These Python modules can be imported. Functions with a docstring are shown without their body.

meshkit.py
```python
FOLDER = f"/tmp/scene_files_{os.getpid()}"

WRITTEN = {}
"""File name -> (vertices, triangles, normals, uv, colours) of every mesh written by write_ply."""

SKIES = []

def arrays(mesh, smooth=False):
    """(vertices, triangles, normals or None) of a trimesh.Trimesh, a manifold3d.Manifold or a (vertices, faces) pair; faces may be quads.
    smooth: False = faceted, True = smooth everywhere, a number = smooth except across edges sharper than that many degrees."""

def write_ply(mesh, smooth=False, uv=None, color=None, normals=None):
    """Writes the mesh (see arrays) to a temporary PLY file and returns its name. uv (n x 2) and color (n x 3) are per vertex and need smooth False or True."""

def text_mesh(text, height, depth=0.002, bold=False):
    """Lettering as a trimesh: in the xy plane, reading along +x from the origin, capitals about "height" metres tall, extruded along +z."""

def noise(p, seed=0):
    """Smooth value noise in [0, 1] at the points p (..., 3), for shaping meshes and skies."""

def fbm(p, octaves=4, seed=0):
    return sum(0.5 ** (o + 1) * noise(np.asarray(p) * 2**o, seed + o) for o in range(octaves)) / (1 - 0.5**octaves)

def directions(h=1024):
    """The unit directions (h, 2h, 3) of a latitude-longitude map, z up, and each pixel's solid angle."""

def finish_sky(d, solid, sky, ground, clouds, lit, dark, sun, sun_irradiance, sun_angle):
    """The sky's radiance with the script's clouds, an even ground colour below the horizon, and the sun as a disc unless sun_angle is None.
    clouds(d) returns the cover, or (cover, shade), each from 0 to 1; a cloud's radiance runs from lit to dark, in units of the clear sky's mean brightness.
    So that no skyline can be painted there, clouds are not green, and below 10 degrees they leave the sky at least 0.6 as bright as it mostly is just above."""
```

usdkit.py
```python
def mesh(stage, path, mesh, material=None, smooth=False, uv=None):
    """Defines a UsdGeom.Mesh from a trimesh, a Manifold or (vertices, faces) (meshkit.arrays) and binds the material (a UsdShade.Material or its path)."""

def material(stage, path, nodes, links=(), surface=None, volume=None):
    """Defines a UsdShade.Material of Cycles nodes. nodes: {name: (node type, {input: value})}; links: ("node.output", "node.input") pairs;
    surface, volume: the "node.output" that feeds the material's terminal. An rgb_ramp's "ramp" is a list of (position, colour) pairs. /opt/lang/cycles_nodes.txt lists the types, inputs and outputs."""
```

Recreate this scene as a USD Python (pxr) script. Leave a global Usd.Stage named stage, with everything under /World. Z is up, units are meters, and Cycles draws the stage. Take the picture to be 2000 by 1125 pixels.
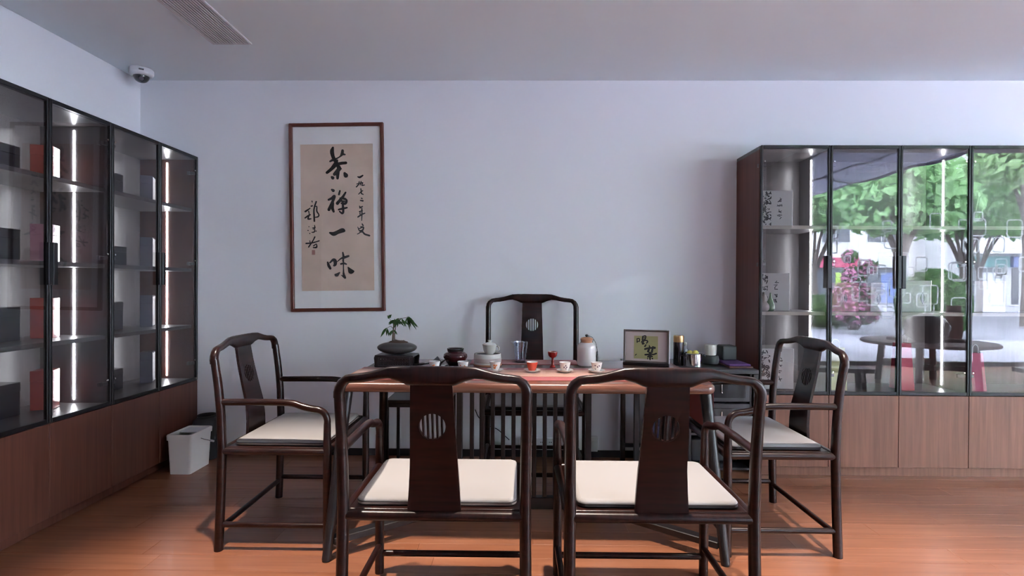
import math
import numpy as np
import trimesh
import manifold3d as m3
import shapely
from shapely.geometry import Polygon, Point, LineString, box as sbox
from pxr import Usd, UsdGeom, UsdLux, UsdShade, Gf, Sdf, Vt
import usdkit, meshkit

stage = Usd.Stage.CreateInMemory()
UsdGeom.SetStageUpAxis(stage, UsdGeom.Tokens.z)
UsdGeom.SetStageMetersPerUnit(stage, 1.0)
UsdGeom.Xform.Define(stage, '/World')
UsdGeom.Scope.Define(stage, '/World/Looks')
PI = math.pi

# ------------------------------------------------------------------ camera
cam = UsdGeom.Camera.Define(stage, '/World/camera')
cam.CreateHorizontalApertureAttr(36.0)
cam.CreateVerticalApertureAttr(36.0 * 1125 / 2000)
cam.CreateFocalLengthAttr(36.0 * 1040 / 2000)
cam.CreateClippingRangeAttr(Gf.Vec2f(0.05, 300))
cam.CreateExposureAttr(1.33)
yaw, pitch, roll = math.atan(13 / 1040), math.atan(5.5 / 1040), 0.005
f_ = np.array([-math.sin(yaw) * math.cos(pitch), math.cos(yaw) * math.cos(pitch), -math.sin(pitch)])
r_ = np.cross(f_, [0, 0, 1.0]); r_ /= np.linalg.norm(r_)
u_ = np.cross(r_, f_)
R_ = math.cos(roll) * r_ + math.sin(roll) * u_
U_ = -math.sin(roll) * r_ + math.cos(roll) * u_
M = Gf.Matrix4d(*R_, 0, *U_, 0, *(-f_), 0, 0, 0, 1.2, 1)
cam.AddTransformOp().Set(M)

# ------------------------------------------------------------------ sky, sun, room lamps
dome = UsdLux.DomeLight.Define(stage, '/World/sky')
dome.CreateColorAttr(Gf.Vec3f(0.80, 0.86, 1.0))
dome.CreateIntensityAttr(8.0)
sun = UsdLux.DistantLight.Define(stage, '/World/sun')
sun.CreateAngleAttr(1.0)
sun.CreateColorAttr(Gf.Vec3f(1.0, 0.98, 0.95))
sun.CreateIntensityAttr(36.0)
sun.AddRotateXYZOp().Set(Gf.Vec3f(-38, 18, 0))     # high behind the shop, lights the street's far side
DOWNLIGHTS = [(-1.02, 1.97), (0.28, 2.02), (1.70, 1.97)]
DOWN_W = 78.0
LED_W = 36.0

# ------------------------------------------------------------------ helpers
used = {}
def numbered(parent, name):
    k = (parent, name)
    n = used.get(k, 0); used[k] = n + 1
    return name if n == 0 else f'{name}_{n:03d}'

def path_of(p):
    return '/World' if p is None else str(p.GetPath())

def tag(o, label=None, cat=None, group=None, kind=None):
    for k, v in (('label', label), ('category', cat), ('group', group), ('kind', kind)):
        if v:
            o.SetCustomDataByKey(k, v)
    return o

def obj(name, mesh, mat, parent=None, smooth=False):
    pp = path_of(parent)
    m = usdkit.mesh(stage, f'{pp}/{numbered(pp, name)}', mesh, MATS[mat], smooth)
    return m.GetPrim()

def thing(name, label, cat, loc=(0, 0, 0), rotz=0.0, group=None, kind=None):
    x = UsdGeom.Xform.Define(stage, '/World/' + numbered('/World', name))
    x.AddTranslateOp().Set(Gf.Vec3d(*map(float, loc)))
    x.AddRotateZOp().Set(float(rotz))
    return tag(x.GetPrim(), label, cat, group, kind)

def single(name, mesh, mat, label, cat, group=None, kind=None, smooth=False):
    return tag(obj(name, mesh, mat, None, smooth), label, cat, group, kind)

def dup(src, name, label, loc, rotz, cat=None, group=None):
    r = thing(name, label, cat or src.GetCustomDataByKey('category'), loc, rotz, group or src.GetCustomDataByKey('group'))
    r.GetReferences().AddInternalReference(src.GetPath())
    r.SetInstanceable(True)
    return r

def cat_(*ms):
    return trimesh.util.concatenate([m for m in ms])

def tm(man):
    q = man.to_mesh()
    return trimesh.Trimesh(np.array(q.vert_properties[:, :3]), np.array(q.tri_verts), process=False)

def cbox(x0, x1, y0, y1, z0, z1, c=0.002):
    """box with chamfered edges"""
    c = min(c, (x1 - x0) * .45, (y1 - y0) * .45, (z1 - z0) * .45)
    if c <= 0:
        m = trimesh.creation.box((x1 - x0, y1 - y0, z1 - z0)); m.apply_translation(((x0 + x1) / 2, (y0 + y1) / 2, (z0 + z1) / 2)); return m
    P = []
    for X, sx in ((x0, 1), (x1, -1)):
        for Y, sy in ((y0, 1), (y1, -1)):
            for Z, sz in ((z0, 1), (z1, -1)):
                P += [(X + sx * c, Y + sy * c, Z), (X + sx * c, Y, Z + sz * c), (X, Y + sy * c, Z + sz * c)]
    return tm(m3.Manifold.hull_points(np.array(P)))

def rbox(x0, x1, y0, y1, z0, z1, r, n=12):
    """box rounded with spheres"""
    s = m3.Manifold.sphere(r, n)
    return tm(m3.Manifold.batch_hull([s.translate((X, Y, Z)) for X in (x0 + r, x1 - r) for Y in (y0 + r, y1 - r) for Z in (z0 + r, z1 - r)]))

def spline(P, k=6):
    """Catmull-Rom through the rows of P"""
    P = np.asarray(P, float)
    Q = np.vstack([2 * P[0] - P[1], P, 2 * P[-1] - P[-2]])
    out = []
    for i in range(1, len(Q) - 2):
        a, b, c, d = Q[i - 1], Q[i], Q[i + 1], Q[i + 2]
        for t in np.arange(k) / k:
            out.append(.5 * (2 * b + (c - a) * t + (2 * a - 5 * b + 4 * c - d) * t * t + (3 * b - a - 3 * c + d) * t ** 3))
    out.append(P[-1])
    return np.array(out)

def sweep(P, h, w=None, side=(0, 1, 0), n=12, e=1.0):
    """tube along P; half size w along 'side', h across it; e<1 gives a boxier section"""
    P = np.asarray(P, float); k = len(P)
    h = np.broadcast_to(h, k); w = h if w is None else np.broadcast_to(w, k)
    T = np.gradient(P, axis=0); T /= np.linalg.norm(T, axis=1, keepdims=True)
    S = np.asarray(side, float)
    A = S - (T @ S)[:, None] * T; A /= np.linalg.norm(A, axis=1, keepdims=True)
    B = np.cross(T, A)
    th = np.arange(n) / n * 2 * PI
    c, s = np.cos(th), np.sin(th)
    c = np.sign(c) * np.abs(c) ** e; s = np.sign(s) * np.abs(s) ** e
    V = P[:, None] + w[:, None, None] * c[None, :, None] * A[:, None] + h[:, None, None] * s[None, :, None] * B[:, None]
    V = V.reshape(-1, 3)
    F = []
    for i in range(k - 1):
        for j in range(n):
            a, b = i * n + j, i * n + (j + 1) % n
            F += [(a, b, b + n), (a, b + n, a + n)]
    V = np.vstack([V, P[0], P[-1]]); c0, c1 = len(V) - 2, len(V) - 1
    for j in range(n):
        F.append((c0, (j + 1) % n, j)); F.append((c1, (k - 1) * n + j, (k - 1) * n + (j + 1) % n))
    m = trimesh.Trimesh(V, F, process=False)
    if m.volume < 0:
        m.invert()
    return m

def rod(a, b, r, r2=None, n=12, side=None):
    a, b = np.asarray(a, float), np.asarray(b, float)
    t = (b - a) / np.linalg.norm(b - a)
    side = side or ((0, 1, 0) if abs(t[1]) < .8 else (1, 0, 0))
    return sweep([a, (a + b) / 2, b], np.array([r, (r + (r2 or r)) / 2, r2 or r]), side=side, n=n)

def beam(a, b, w, h):
    """flat bar from a to b, w wide and h high, chamfered"""
    a, b = np.asarray(a, float), np.asarray(b, float)
    L = np.linalg.norm(b - a)
    m = cbox(0, L, -w / 2, w / 2, -h / 2, h / 2, .003)
    t = (b - a) / L
    s = np.cross([0, 0, 1.0], t); s /= np.linalg.norm(s)
    R = np.eye(4); R[:3, 0], R[:3, 1], R[:3, 2], R[:3, 3] = t, s, np.cross(t, s), a
    m.apply_transform(R)
    return m

def lathe(prof, n=24, at=(0, 0, 0)):
    prof = np.array([(max(r, 1e-5), z) for r, z in prof], float)
    m = trimesh.creation.revolve(prof, sections=n)
    m.merge_vertices()
    if m.volume < 0:
        m.invert()
    m.apply_translation(at)
    return m

def prism(poly, z0, z1):
    gs = getattr(poly, 'geoms', [poly])
    out = []
    for g in gs:
        if g.area < 1e-9:
            continue
        m = trimesh.creation.extrude_polygon(g, z1 - z0, engine='earcut'); m.apply_translation((0, 0, z0)); out.append(m)
    return cat_(*out)

def stand_up(m):
    """xy drawing -> x,z plane facing -y (extrusion +z -> -y)"""
    v = m.vertices.copy()
    m = m.copy(); m.vertices = np.stack([v[:, 0], -v[:, 2], v[:, 1]], 1)
    return m

def moved(m, x=0, y=0, z=0, rz=0, rx=0, ry=0):
    m = m.copy()
    for a, ax in ((rx, (1, 0, 0)), (ry, (0, 1, 0)), (rz, (0, 0, 1))):
        if a:
            m.apply_transform(trimesh.transformations.rotation_matrix(a, ax))
    m.apply_translation((x, y, z))
    return m

def strokes(S, scale, cx, cy, rot=0.0, grow=1.0):
    """brush strokes: lists of (x, y, r) in drawing units, y downwards -> polygon"""
    out = []
    for s in S:
        pts = np.array(s, float)
        if len(pts) > 2:
            pts = spline(pts, 4)
        ds = [Point(p[0], p[1]).buffer(max(p[2], .2) * grow, 8) for p in pts]
        if len(ds) == 1:
            out.append(ds[0])
        for a, b in zip(ds[:-1], ds[1:]):
            out.append(shapely.union(a, b).convex_hull)
    g = shapely.union_all(out).simplify(.12)
    g = shapely.affinity.affine_transform(g, [scale, 0, 0, -scale, -cx * scale, cy * scale])
    return shapely.affinity.rotate(g, rot, origin=(0, 0), use_radians=True)

# ------------------------------------------------------------------ materials
MATS = {}
def mat(name, nodes, links, surface):
    MATS[name] = usdkit.material(stage, '/World/Looks/' + name, nodes, links, surface)

def plain(name, col, rough=.5, **kw):
    mat(name, {'p': ('principled_bsdf', {'base_color': col, 'roughness': rough, **kw})}, [], 'p.BSDF')

def wood(name, dark, light, scale, rough=.4, coord='object', bump=.0, **kw):
    src = {'t': ('texture_coordinate', {})} if coord == 'object' else {'t': ('geometry', {})}
    out = 't.object' if coord == 'object' else 't.position'
    n = {**src, 'm': ('mapping', {'scale': scale}),
         'n1': ('noise_texture', {'scale': 1.0, 'detail': 5.0, 'roughness': .62, 'distortion': .35}),
         'r': ('rgb_ramp', {'ramp': [(.28, dark), (.5, tuple((a + b) / 2 for a, b in zip(dark, light))), (.72, light)]}),
         'p': ('principled_bsdf', {'roughness': rough, **kw})}
    l = [(out, 'm.vector'), ('m.vector', 'n1.vector'), ('n1.fac', 'r.fac'), ('r.color', 'p.base_color')]
    mat(name, n, l, 'p.BSDF')

# chair and table timber: dark red-brown, satin lacquer
wood('rosewood', (.0048, .0014, .0011), (.025, .0066, .0046), (6, 6, 60), .30, coat_weight=.08, coat_roughness=.15, specular_ior_level=.36)
wood('rosewood_across', (.0048, .0014, .0011), (.025, .0066, .0046), (60, 8, 8), .30, coat_weight=.08, coat_roughness=.15, specular_ior_level=.36)
wood('table_wood', (.085, .032, .020), (.165, .066, .042), (5, 60, 60), .24, 'position', coat_weight=.3, coat_roughness=.12)
wood('ebony', (.006, .005, .006), (.014, .011, .012), (6, 6, 60), .35)
wood('cabinet_walnut', (.105, .036, .020), (.205, .080, .047), (42, 42, 1.6), .42, 'position')
wood('cabinet_walnut_shaded', (.068, .022, .014), (.125, .045, .028), (42, 42, 1.6), .42, 'position')  # left cabinet: its weaker light is put into a darker walnut colour
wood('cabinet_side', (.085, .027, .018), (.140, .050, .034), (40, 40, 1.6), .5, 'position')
wood('cabinet_inside', (.080, .074, .076), (.120, .112, .115), (30, 30, 2), .30, 'position')
wood('frame_wood', (.085, .022, .014), (.140, .038, .024), (8, 40, 40), .35)
wood('frame_wood_upright', (.085, .022, .014), (.140, .038, .024), (40, 40, 8), .35)
PL = []
for i, (a, b) in enumerate([((.200, .072, .036), (.310, .124, .064)), ((.188, .066, .032), (.292, .114, .058)), ((.212, .078, .039), (.325, .132, .070)), ((.194, .072, .037), (.280, .112, .060))]):
    wood(f'floor_wood_{i}', a, b, (1.6, 34, 30), .33, 'position', coat_weight=.15, coat_roughness=.25)
    PL.append(f'floor_wood_{i}')
plain('shelf_glare', (.46, .43, .38), .35)  # pale tone of the glass reflection, put into the shelf edge colour
plain('floor_gap', (.05, .018, .010), .7)

def painted(name, col, rough=.75):
    mat(name, {'g': ('geometry', {}), 'n': ('noise_texture', {'scale': 130.0, 'detail': 2.0}), 'b': ('bump', {'strength': .05, 'distance': .002}),
               'p': ('principled_bsdf', {'base_color': col, 'roughness': rough})},
        [('g.position', 'n.vector'), ('n.fac', 'b.height'), ('b.normal', 'p.normal')], 'p.BSDF')
painted('wall_paint', (.80, .82, .86))
painted('ceiling_paint', (.83, .91, .95))
painted('pier_paint', (.16, .15, .15))
plain('black_metal', (.012, .012, .014), .38, metallic=.3)
plain('grey_metal', (.16, .16, .17), .35, metallic=.8)
plain('steel', (.75, .74, .72), .12, metallic=1.0)
plain('white_plastic', (.72, .73, .76), .4)
plain('ivory_plastic', (.82, .80, .76), .42)
plain('dark_plastic', (.015, .016, .018), .3)
plain('dark_hole', (.01, .01, .01), .8)
plain('dark_clay', (.022, .022, .025), .6)
plain('baseboard_black', (.012, .012, .014), .45)
plain('vent_white', (.66, .65, .68), .5)
plain('vent_dark', (.10, .10, .12), .7)
plain('smoked_dome', (.008, .008, .010), .06, coat_weight=.5)
plain('mat_board', (.90, .92, .92), .8)
plain('ink', (.012, .012, .013), .7)
plain('seal_red', (.44, .22, .18), .8)
plain('cushion_cream', (.265, .250, .248), .85, sheen_weight=.1)
plain('cushion_dark', (.030, .022, .022), .8)
plain('cushion_tan', (.26, .19, .155), .85)
plain('runner_red', (.26, .030, .030), .75, sheen_weight=.2)
plain('runner_gold', (.40, .21, .15), .7, sheen_weight=.2)
plain('porcelain', (.66, .64, .62), .12, coat_weight=.4)
plain('porcelain_red', (.56, .060, .032), .14, coat_weight=.4)
plain('goblet_red', (.26, .012, .012), .14, coat_weight=.4)
plain('motif_orange', (.55, .16, .05), .3)
plain('motif_plum', (.10, .05, .10), .3)
plain('celadon_grey', (.50, .50, .46), .22, coat_weight=.3)
plain('celadon_light', (.66, .66, .61), .2, coat_weight=.3)
plain('cork_tan', (.50, .24, .13), .7)
plain('maroon_glaze', (.038, .008, .010), .12, coat_weight=.6)
plain('black_glaze', (.010, .009, .010), .25)
plain('stone_grey', (.048, .046, .045), .30, coat_weight=.08, coat_roughness=.15, specular_ior_level=.36)
plain('soil', (.060, .034, .020), .95)
plain('twig', (.10, .075, .05), .9)
def leafy(name, a, b):
    mat(name, {'o': ('geometry', {}), 'r': ('rgb_ramp', {'ramp': [(0, a), (1, b)]}), 'd': ('principled_bsdf', {'roughness': .55}), 't': ('translucent_bsdf', {}), 'x': ('mix_closure', {'fac': .38})},
        [('o.random_per_island', 'r.fac'), ('r.color', 'd.base_color'), ('r.color', 't.color'), ('d.BSDF', 'x.closure1'), ('t.BSDF', 'x.closure2')], 'x.closure')
leafy('leaf_green', (.030, .090, .020), (.085, .230, .050))
leafy('tree_leaf', (.22, .40, .17), (.44, .64, .34))
leafy('tree_leaf_pale', (.30, .45, .22), (.48, .64, .36))
leafy('hedge_leaf', (.030, .110, .018), (.080, .210, .035))
leafy('flower_petal', (.50, .20, .34), (.66, .44, .52))
plain('tree_bark', (.105, .085, .080), .95)
plain('note_board', (.50, .42, .40), .8)
plain('khaki_paper', (.34, .32, .15), .8)
plain('frame_taupe', (.095, .078, .070), .45)
plain('gold_cap', (.58, .36, .16), .28, metallic=.7)
plain('flask_black', (.006, .006, .008), .1, coat_weight=.5)
plain('purple_cloth', (.085, .030, .14), .85)
plain('yellow_peel', (.62, .56, .12), .6)
plain('speaker_grey', (.035, .042, .042), .55)
plain('console_grey', (.050, .050, .054), .32)
plain('console_black', (.012, .012, .014), .3)
plain('blue_paper', (.11, .12, .30), .6)
plain('red_box', (.40, .075, .055), .22, coat_weight=.3)
plain('pink_box', (.42, .22, .26), .22, coat_weight=.3)
plain('black_box', (.022, .022, .026), .25, coat_weight=.3)
plain('slate_box', (.15, .15, .19), .16, coat_weight=.4)
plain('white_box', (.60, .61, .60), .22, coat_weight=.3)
plain('paint_ink', (.02, .022, .026), .4)
plain('jade_green', (.20, .34, .22), .15, coat_weight=.4)
plain('yellow_paper', (.62, .64, .30), .6)
plain('crimson_paper', (.52, .04, .09), .5)
plain('rose_paper', (.55, .26, .30), .6)
plain('asphalt', (.21, .21, .26), .85)
plain('paving', (.28, .28, .34), .8)
plain('road_paint', (.75, .75, .75), .7)
plain('facade_white', (.68, .68, .69), .8)
plain('facade_brick', (.38, .20, .16), .85)
plain('facade_grey', (.30, .30, .33), .8)
plain('window_dark', (.06, .07, .09), .12)
plain('sign_blue', (.16, .22, .45), .5)
plain('sign_teal', (.08, .24, .24), .5)
plain('sign_red', (.42, .05, .12), .5)
plain('sign_white', (.74, .75, .78), .5)
plain('sign_green', (.34, .50, .10), .5)
plain('canvas_lilac', (.30, .29, .36), .8)
plain('canvas_edge', (.10, .09, .12), .8)
plain('grass_green', (.10, .20, .05), .9)
plain('decal_white', (.80, .82, .82), .5)
mat('frosted_film', {'d': ('diffuse_bsdf', {'color': (.85, .87, .87)}), 't': ('translucent_bsdf', {'color': (.9, .92, .92)}), 'x': ('mix_closure', {'fac': .75})}, [('d.BSDF', 'x.closure1'), ('t.BSDF', 'x.closure2')], 'x.closure')
mat('led_strip', {'e': ('emission', {'color': (.93, .96, 1.0), 'strength': LED_W})}, [], 'e.emission')
mat('lamp_lens', {'e': ('emission', {'color': (1.0, .82, .64), 'strength': 6.0})}, [], 'e.emission')

def paper(name, a, b, sc):
    mat(name, {'t': ('geometry', {}), 'n': ('noise_texture', {'scale': sc, 'detail': 4.0}), 'r': ('rgb_ramp', {'ramp': [(.3, a), (.7, b)]}), 'p': ('principled_bsdf', {'roughness': .85})},
        [('t.position', 'n.vector'), ('n.fac', 'r.fac'), ('r.color', 'p.base_color')], 'p.BSDF')
paper('rice_paper', (.66, .53, .43), (.74, .60, .49), 7.0)

def pane(name, tint, f0, gain=1.0):
    mat(name, {'lw': ('layer_weight', {'blend': .5}), 'pw': ('math', {'math_type': 'power', 'value2': 5.0}),
               'ma': ('math', {'math_type': 'multiply_add', 'value2': (1 - f0) * gain, 'value3': f0 * gain, 'use_clamp': True}),
               't': ('transparent_bsdf', {'color': tint}), 'g': ('glossy_bsdf', {'color': (1, 1, 1), 'roughness': 0.0}), 'x': ('mix_closure', {})},
        [('lw.facing', 'pw.value1'), ('pw.value', 'ma.value1'), ('ma.value', 'x.fac'), ('t.BSDF', 'x.closure1'), ('g.BSDF', 'x.closure2')], 'x.closure')
pane('cabinet_glass', (.84, .83, .84), .046)
pane('shop_glass', (.93, .95, .94), .04)
pane('fill_door_glass', (.76, .77, .77), .04)  # tint sets how much fill daylight the added rear door passes
pane('picture_glass', (.99, .99, .99), .02)
pane('pitcher_glass', (.80, .83, .88), .13)

# ------------------------------------------------------------------ the room shell
XL, XR, XJ = -2.675, 10.2, 4.30         # left wall, far right wall, jamb of the shop front
YB, YF, YR = 3.73, -1.5, -2.6           # back wall, shop-front plane, wall behind the camera
ZC, ZH, YC = 2.63, 3.28, 1.0            # low ceiling, high ceiling near the shop front, where they meet
def struct(name, mesh, m, label, parent=None, smooth=False):
    o = obj(name, mesh, m, parent, smooth)
    if parent is None:
        tag(o, label, None, None, 'structure')
    return o

struct('wall_back', cbox(XL - .1, XR + .1, YB, YB + .12, -.05, ZC + .12, 0), 'wall_paint', 'plain white painted back wall behind the tea table')
struct('wall_left', cbox(XL - .12, XL, YR - .1, YB, -.05, ZH + .12, 0), 'wall_paint', 'white painted left wall above the glass cabinet')
struct('wall_right', cbox(XR, XR + .12, YF - .1, YB, -.05, ZH + .12, 0), 'wall_paint', 'white painted wall at the far right end')
struct('wall_front', cat_(cbox(XL - .1, 2.6, YR - .12, YR, -.05, ZH + .12, 0), cbox(3.6, XJ + .12, YR - .12, YR, -.05, ZH + .12, 0), cbox(2.6, 3.6, YR - .12, YR, 2.2, ZH + .12, 0)), 'wall_paint', 'plain wall with the added fill light door behind the viewer')
struct('wall_pier', cbox(XJ, XJ + .12, YR, YF + .02, 0, ZH + .12, 0), 'pier_paint', 'dark pier wall beside the shop front')
struct('ceiling', cat_(cbox(XL - .12, XR + .12, YC, YB + .12, ZC, ZC + .12, 0), cbox(XL - .12, XR + .12, YC, YC + .1, ZC + .12, ZH + .12, 0), cbox(XL - .12, XR + .12, YF - .1, YC, ZH, ZH + .12, 0), cbox(XL - .12, XJ + .12, YR - .12, YF - .1, ZH, ZH + .12, 0)), 'ceiling_paint', 'smooth pale lilac-grey ceiling')
bb = struct('baseboard_back', cbox(-2.25, 1.50, YB - .012, YB, 0, .048, .002), 'baseboard_black', 'narrow black baseboard along the back wall')

# floor: laminate planks laid across the room, each one a piece
fl = UsdGeom.Xform.Define(stage, '/World/floor').GetPrim(); used[('/World', 'floor')] = 1
tag(fl, 'red-brown laminate plank floor', None, None, 'structure')
obj('subfloor', cat_(cbox(XL, XR, YF, YB, -.06, -.012, 0), cbox(XL, XJ, YR, YF, -.06, -.012, 0)), 'floor_gap', fl)
rng = np.random.default_rng(5)
PW, PLN = .127, 1.21
far_planks = [[], [], [], []]
row = 0
y = YB
while y > YR + .01:
    y0 = max(y - PW, YR)
    xe = XR if y0 > YF - .05 else XJ
    x = XL - rng.uniform(0, PLN)
    while x < xe:
        a, b = max(x, XL), min(x + PLN, xe)
        if b - a > .03:
            k = int(rng.integers(4)); dz = rng.uniform(-.0003, 0)
            m = cbox(a + .0004, b - .0004, y0 + .0004, y - .0004, -.012, dz, .0007)
            if y0 > 1.4 and a < 3.6:
                obj('plank', m, PL[k], fl)
            else:
                far_planks[k].append(m)
        x += PLN
    y -= PW; row += 1
for k in range(4):
    tag(obj('planks_beyond', cat_(*far_planks[k]), PL[k], fl), None, None, None, 'stuff')

# ------------------------------------------------------------------ ceiling fittings
def ceiling_vent():
    t = thing('ceiling_vent', 'long white slotted air vent set in the ceiling at the upper left', 'air vent', (-1.71, 2.2, ZC))
    x0, x1, y0, y1 = -.118, .118, -1.1, .955
    F = .014
    obj('frame', cat_(cbox(x0, x0 + F, y0, y1, -.008, .004), cbox(x1 - F, x1, y0, y1, -.008, .004), cbox(x0 + F, x1 - F, y0, y0 + F, -.008, .004), cbox(x0 + F, x1 - F, y1 - F, y1, -.008, .004)), 'vent_white', t)
    obj('duct', cbox(x0 + F, x1 - F, y0 + F, y1 - F, -.0015, .002, 0), 'vent_dark', t)
    n = 13
    for i in range(n):
        xc = x0 + F + (x1 - x0 - 2 * F) * (i + .5) / n
        obj('slat', cbox(xc - .0042, xc + .0042, y0 + F, y1 - F, -.0075, -.0015, .001), 'vent_white', t)
ceiling_vent()

def dome_camera():
    t = thing('dome_camera', 'white dome security camera with a smoked black lens under the ceiling corner', 'security camera', (-2.525, 3.53, ZC), 35)
    obj('base', lathe([(0, -.001), (.066, -.001), (.071, -.006), (.071, -.03), (.066, -.042), (.055, -.05), (0, -.05)], 36), 'white_plastic', t, 40)
    a = np.linspace(0, PI / 2, 9)
    obj('dome', lathe([(0, -.048)] + [(.046 * math.cos(q), -.05 - .042 * math.sin(q)) for q in a], 32), 'smoked_dome', t, 50)
    obj('lens', moved(lathe([(0, 0), (.012, 0), (.014, .003), (.012, .006), (0, .006)], 16), 0, -.036, -.074, 0, 2.0), 'grey_metal', t)
    obj('sensor_window', cbox(-.014, .014, -.0725, -.069, -.028, -.018, .001), 'grey_metal', t)
    return t
dome_camera()

def downlight(x, y, label):
    t = thing('ceiling_downlight', label, 'ceiling light', (x, y, ZC), 0, 'ceiling spotlights over the table, above the picture')
    obj('ring', lathe([(.034, -.002), (.052, -.002), (.054, -.006), (.050, -.010), (.040, -.008), (.034, -.002)], 28), 'white_plastic', t)
    obj('lens', lathe([(0, -.002), (.034, -.002), (.034, -.004), (0, -.004)], 28), 'lamp_lens', t)
    L = UsdLux.SphereLight.Define(stage, str(t.GetPath()) + '/bulb')
    L.CreateRadiusAttr(.028); L.CreateIntensityAttr(DOWN_W / (4 * PI * .028 ** 2) * .8)
    L.CreateColorAttr(Gf.Vec3f(1.0, .87, .75))
    L.AddTranslateOp().Set(Gf.Vec3d(0, 0, -.045)); L.AddRotateXOp().Set(0.0)
    s = UsdLux.ShapingAPI.Apply(L.GetPrim()); s.CreateShapingConeAngleAttr(25.0); s.CreateShapingConeSoftnessAttr(.95)
for (x, y), w in zip(DOWNLIGHTS, ('left', 'middle', 'right')):
    downlight(x, y, f'small round ceiling spotlight, {w} one of the row above the front chairs')

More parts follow.
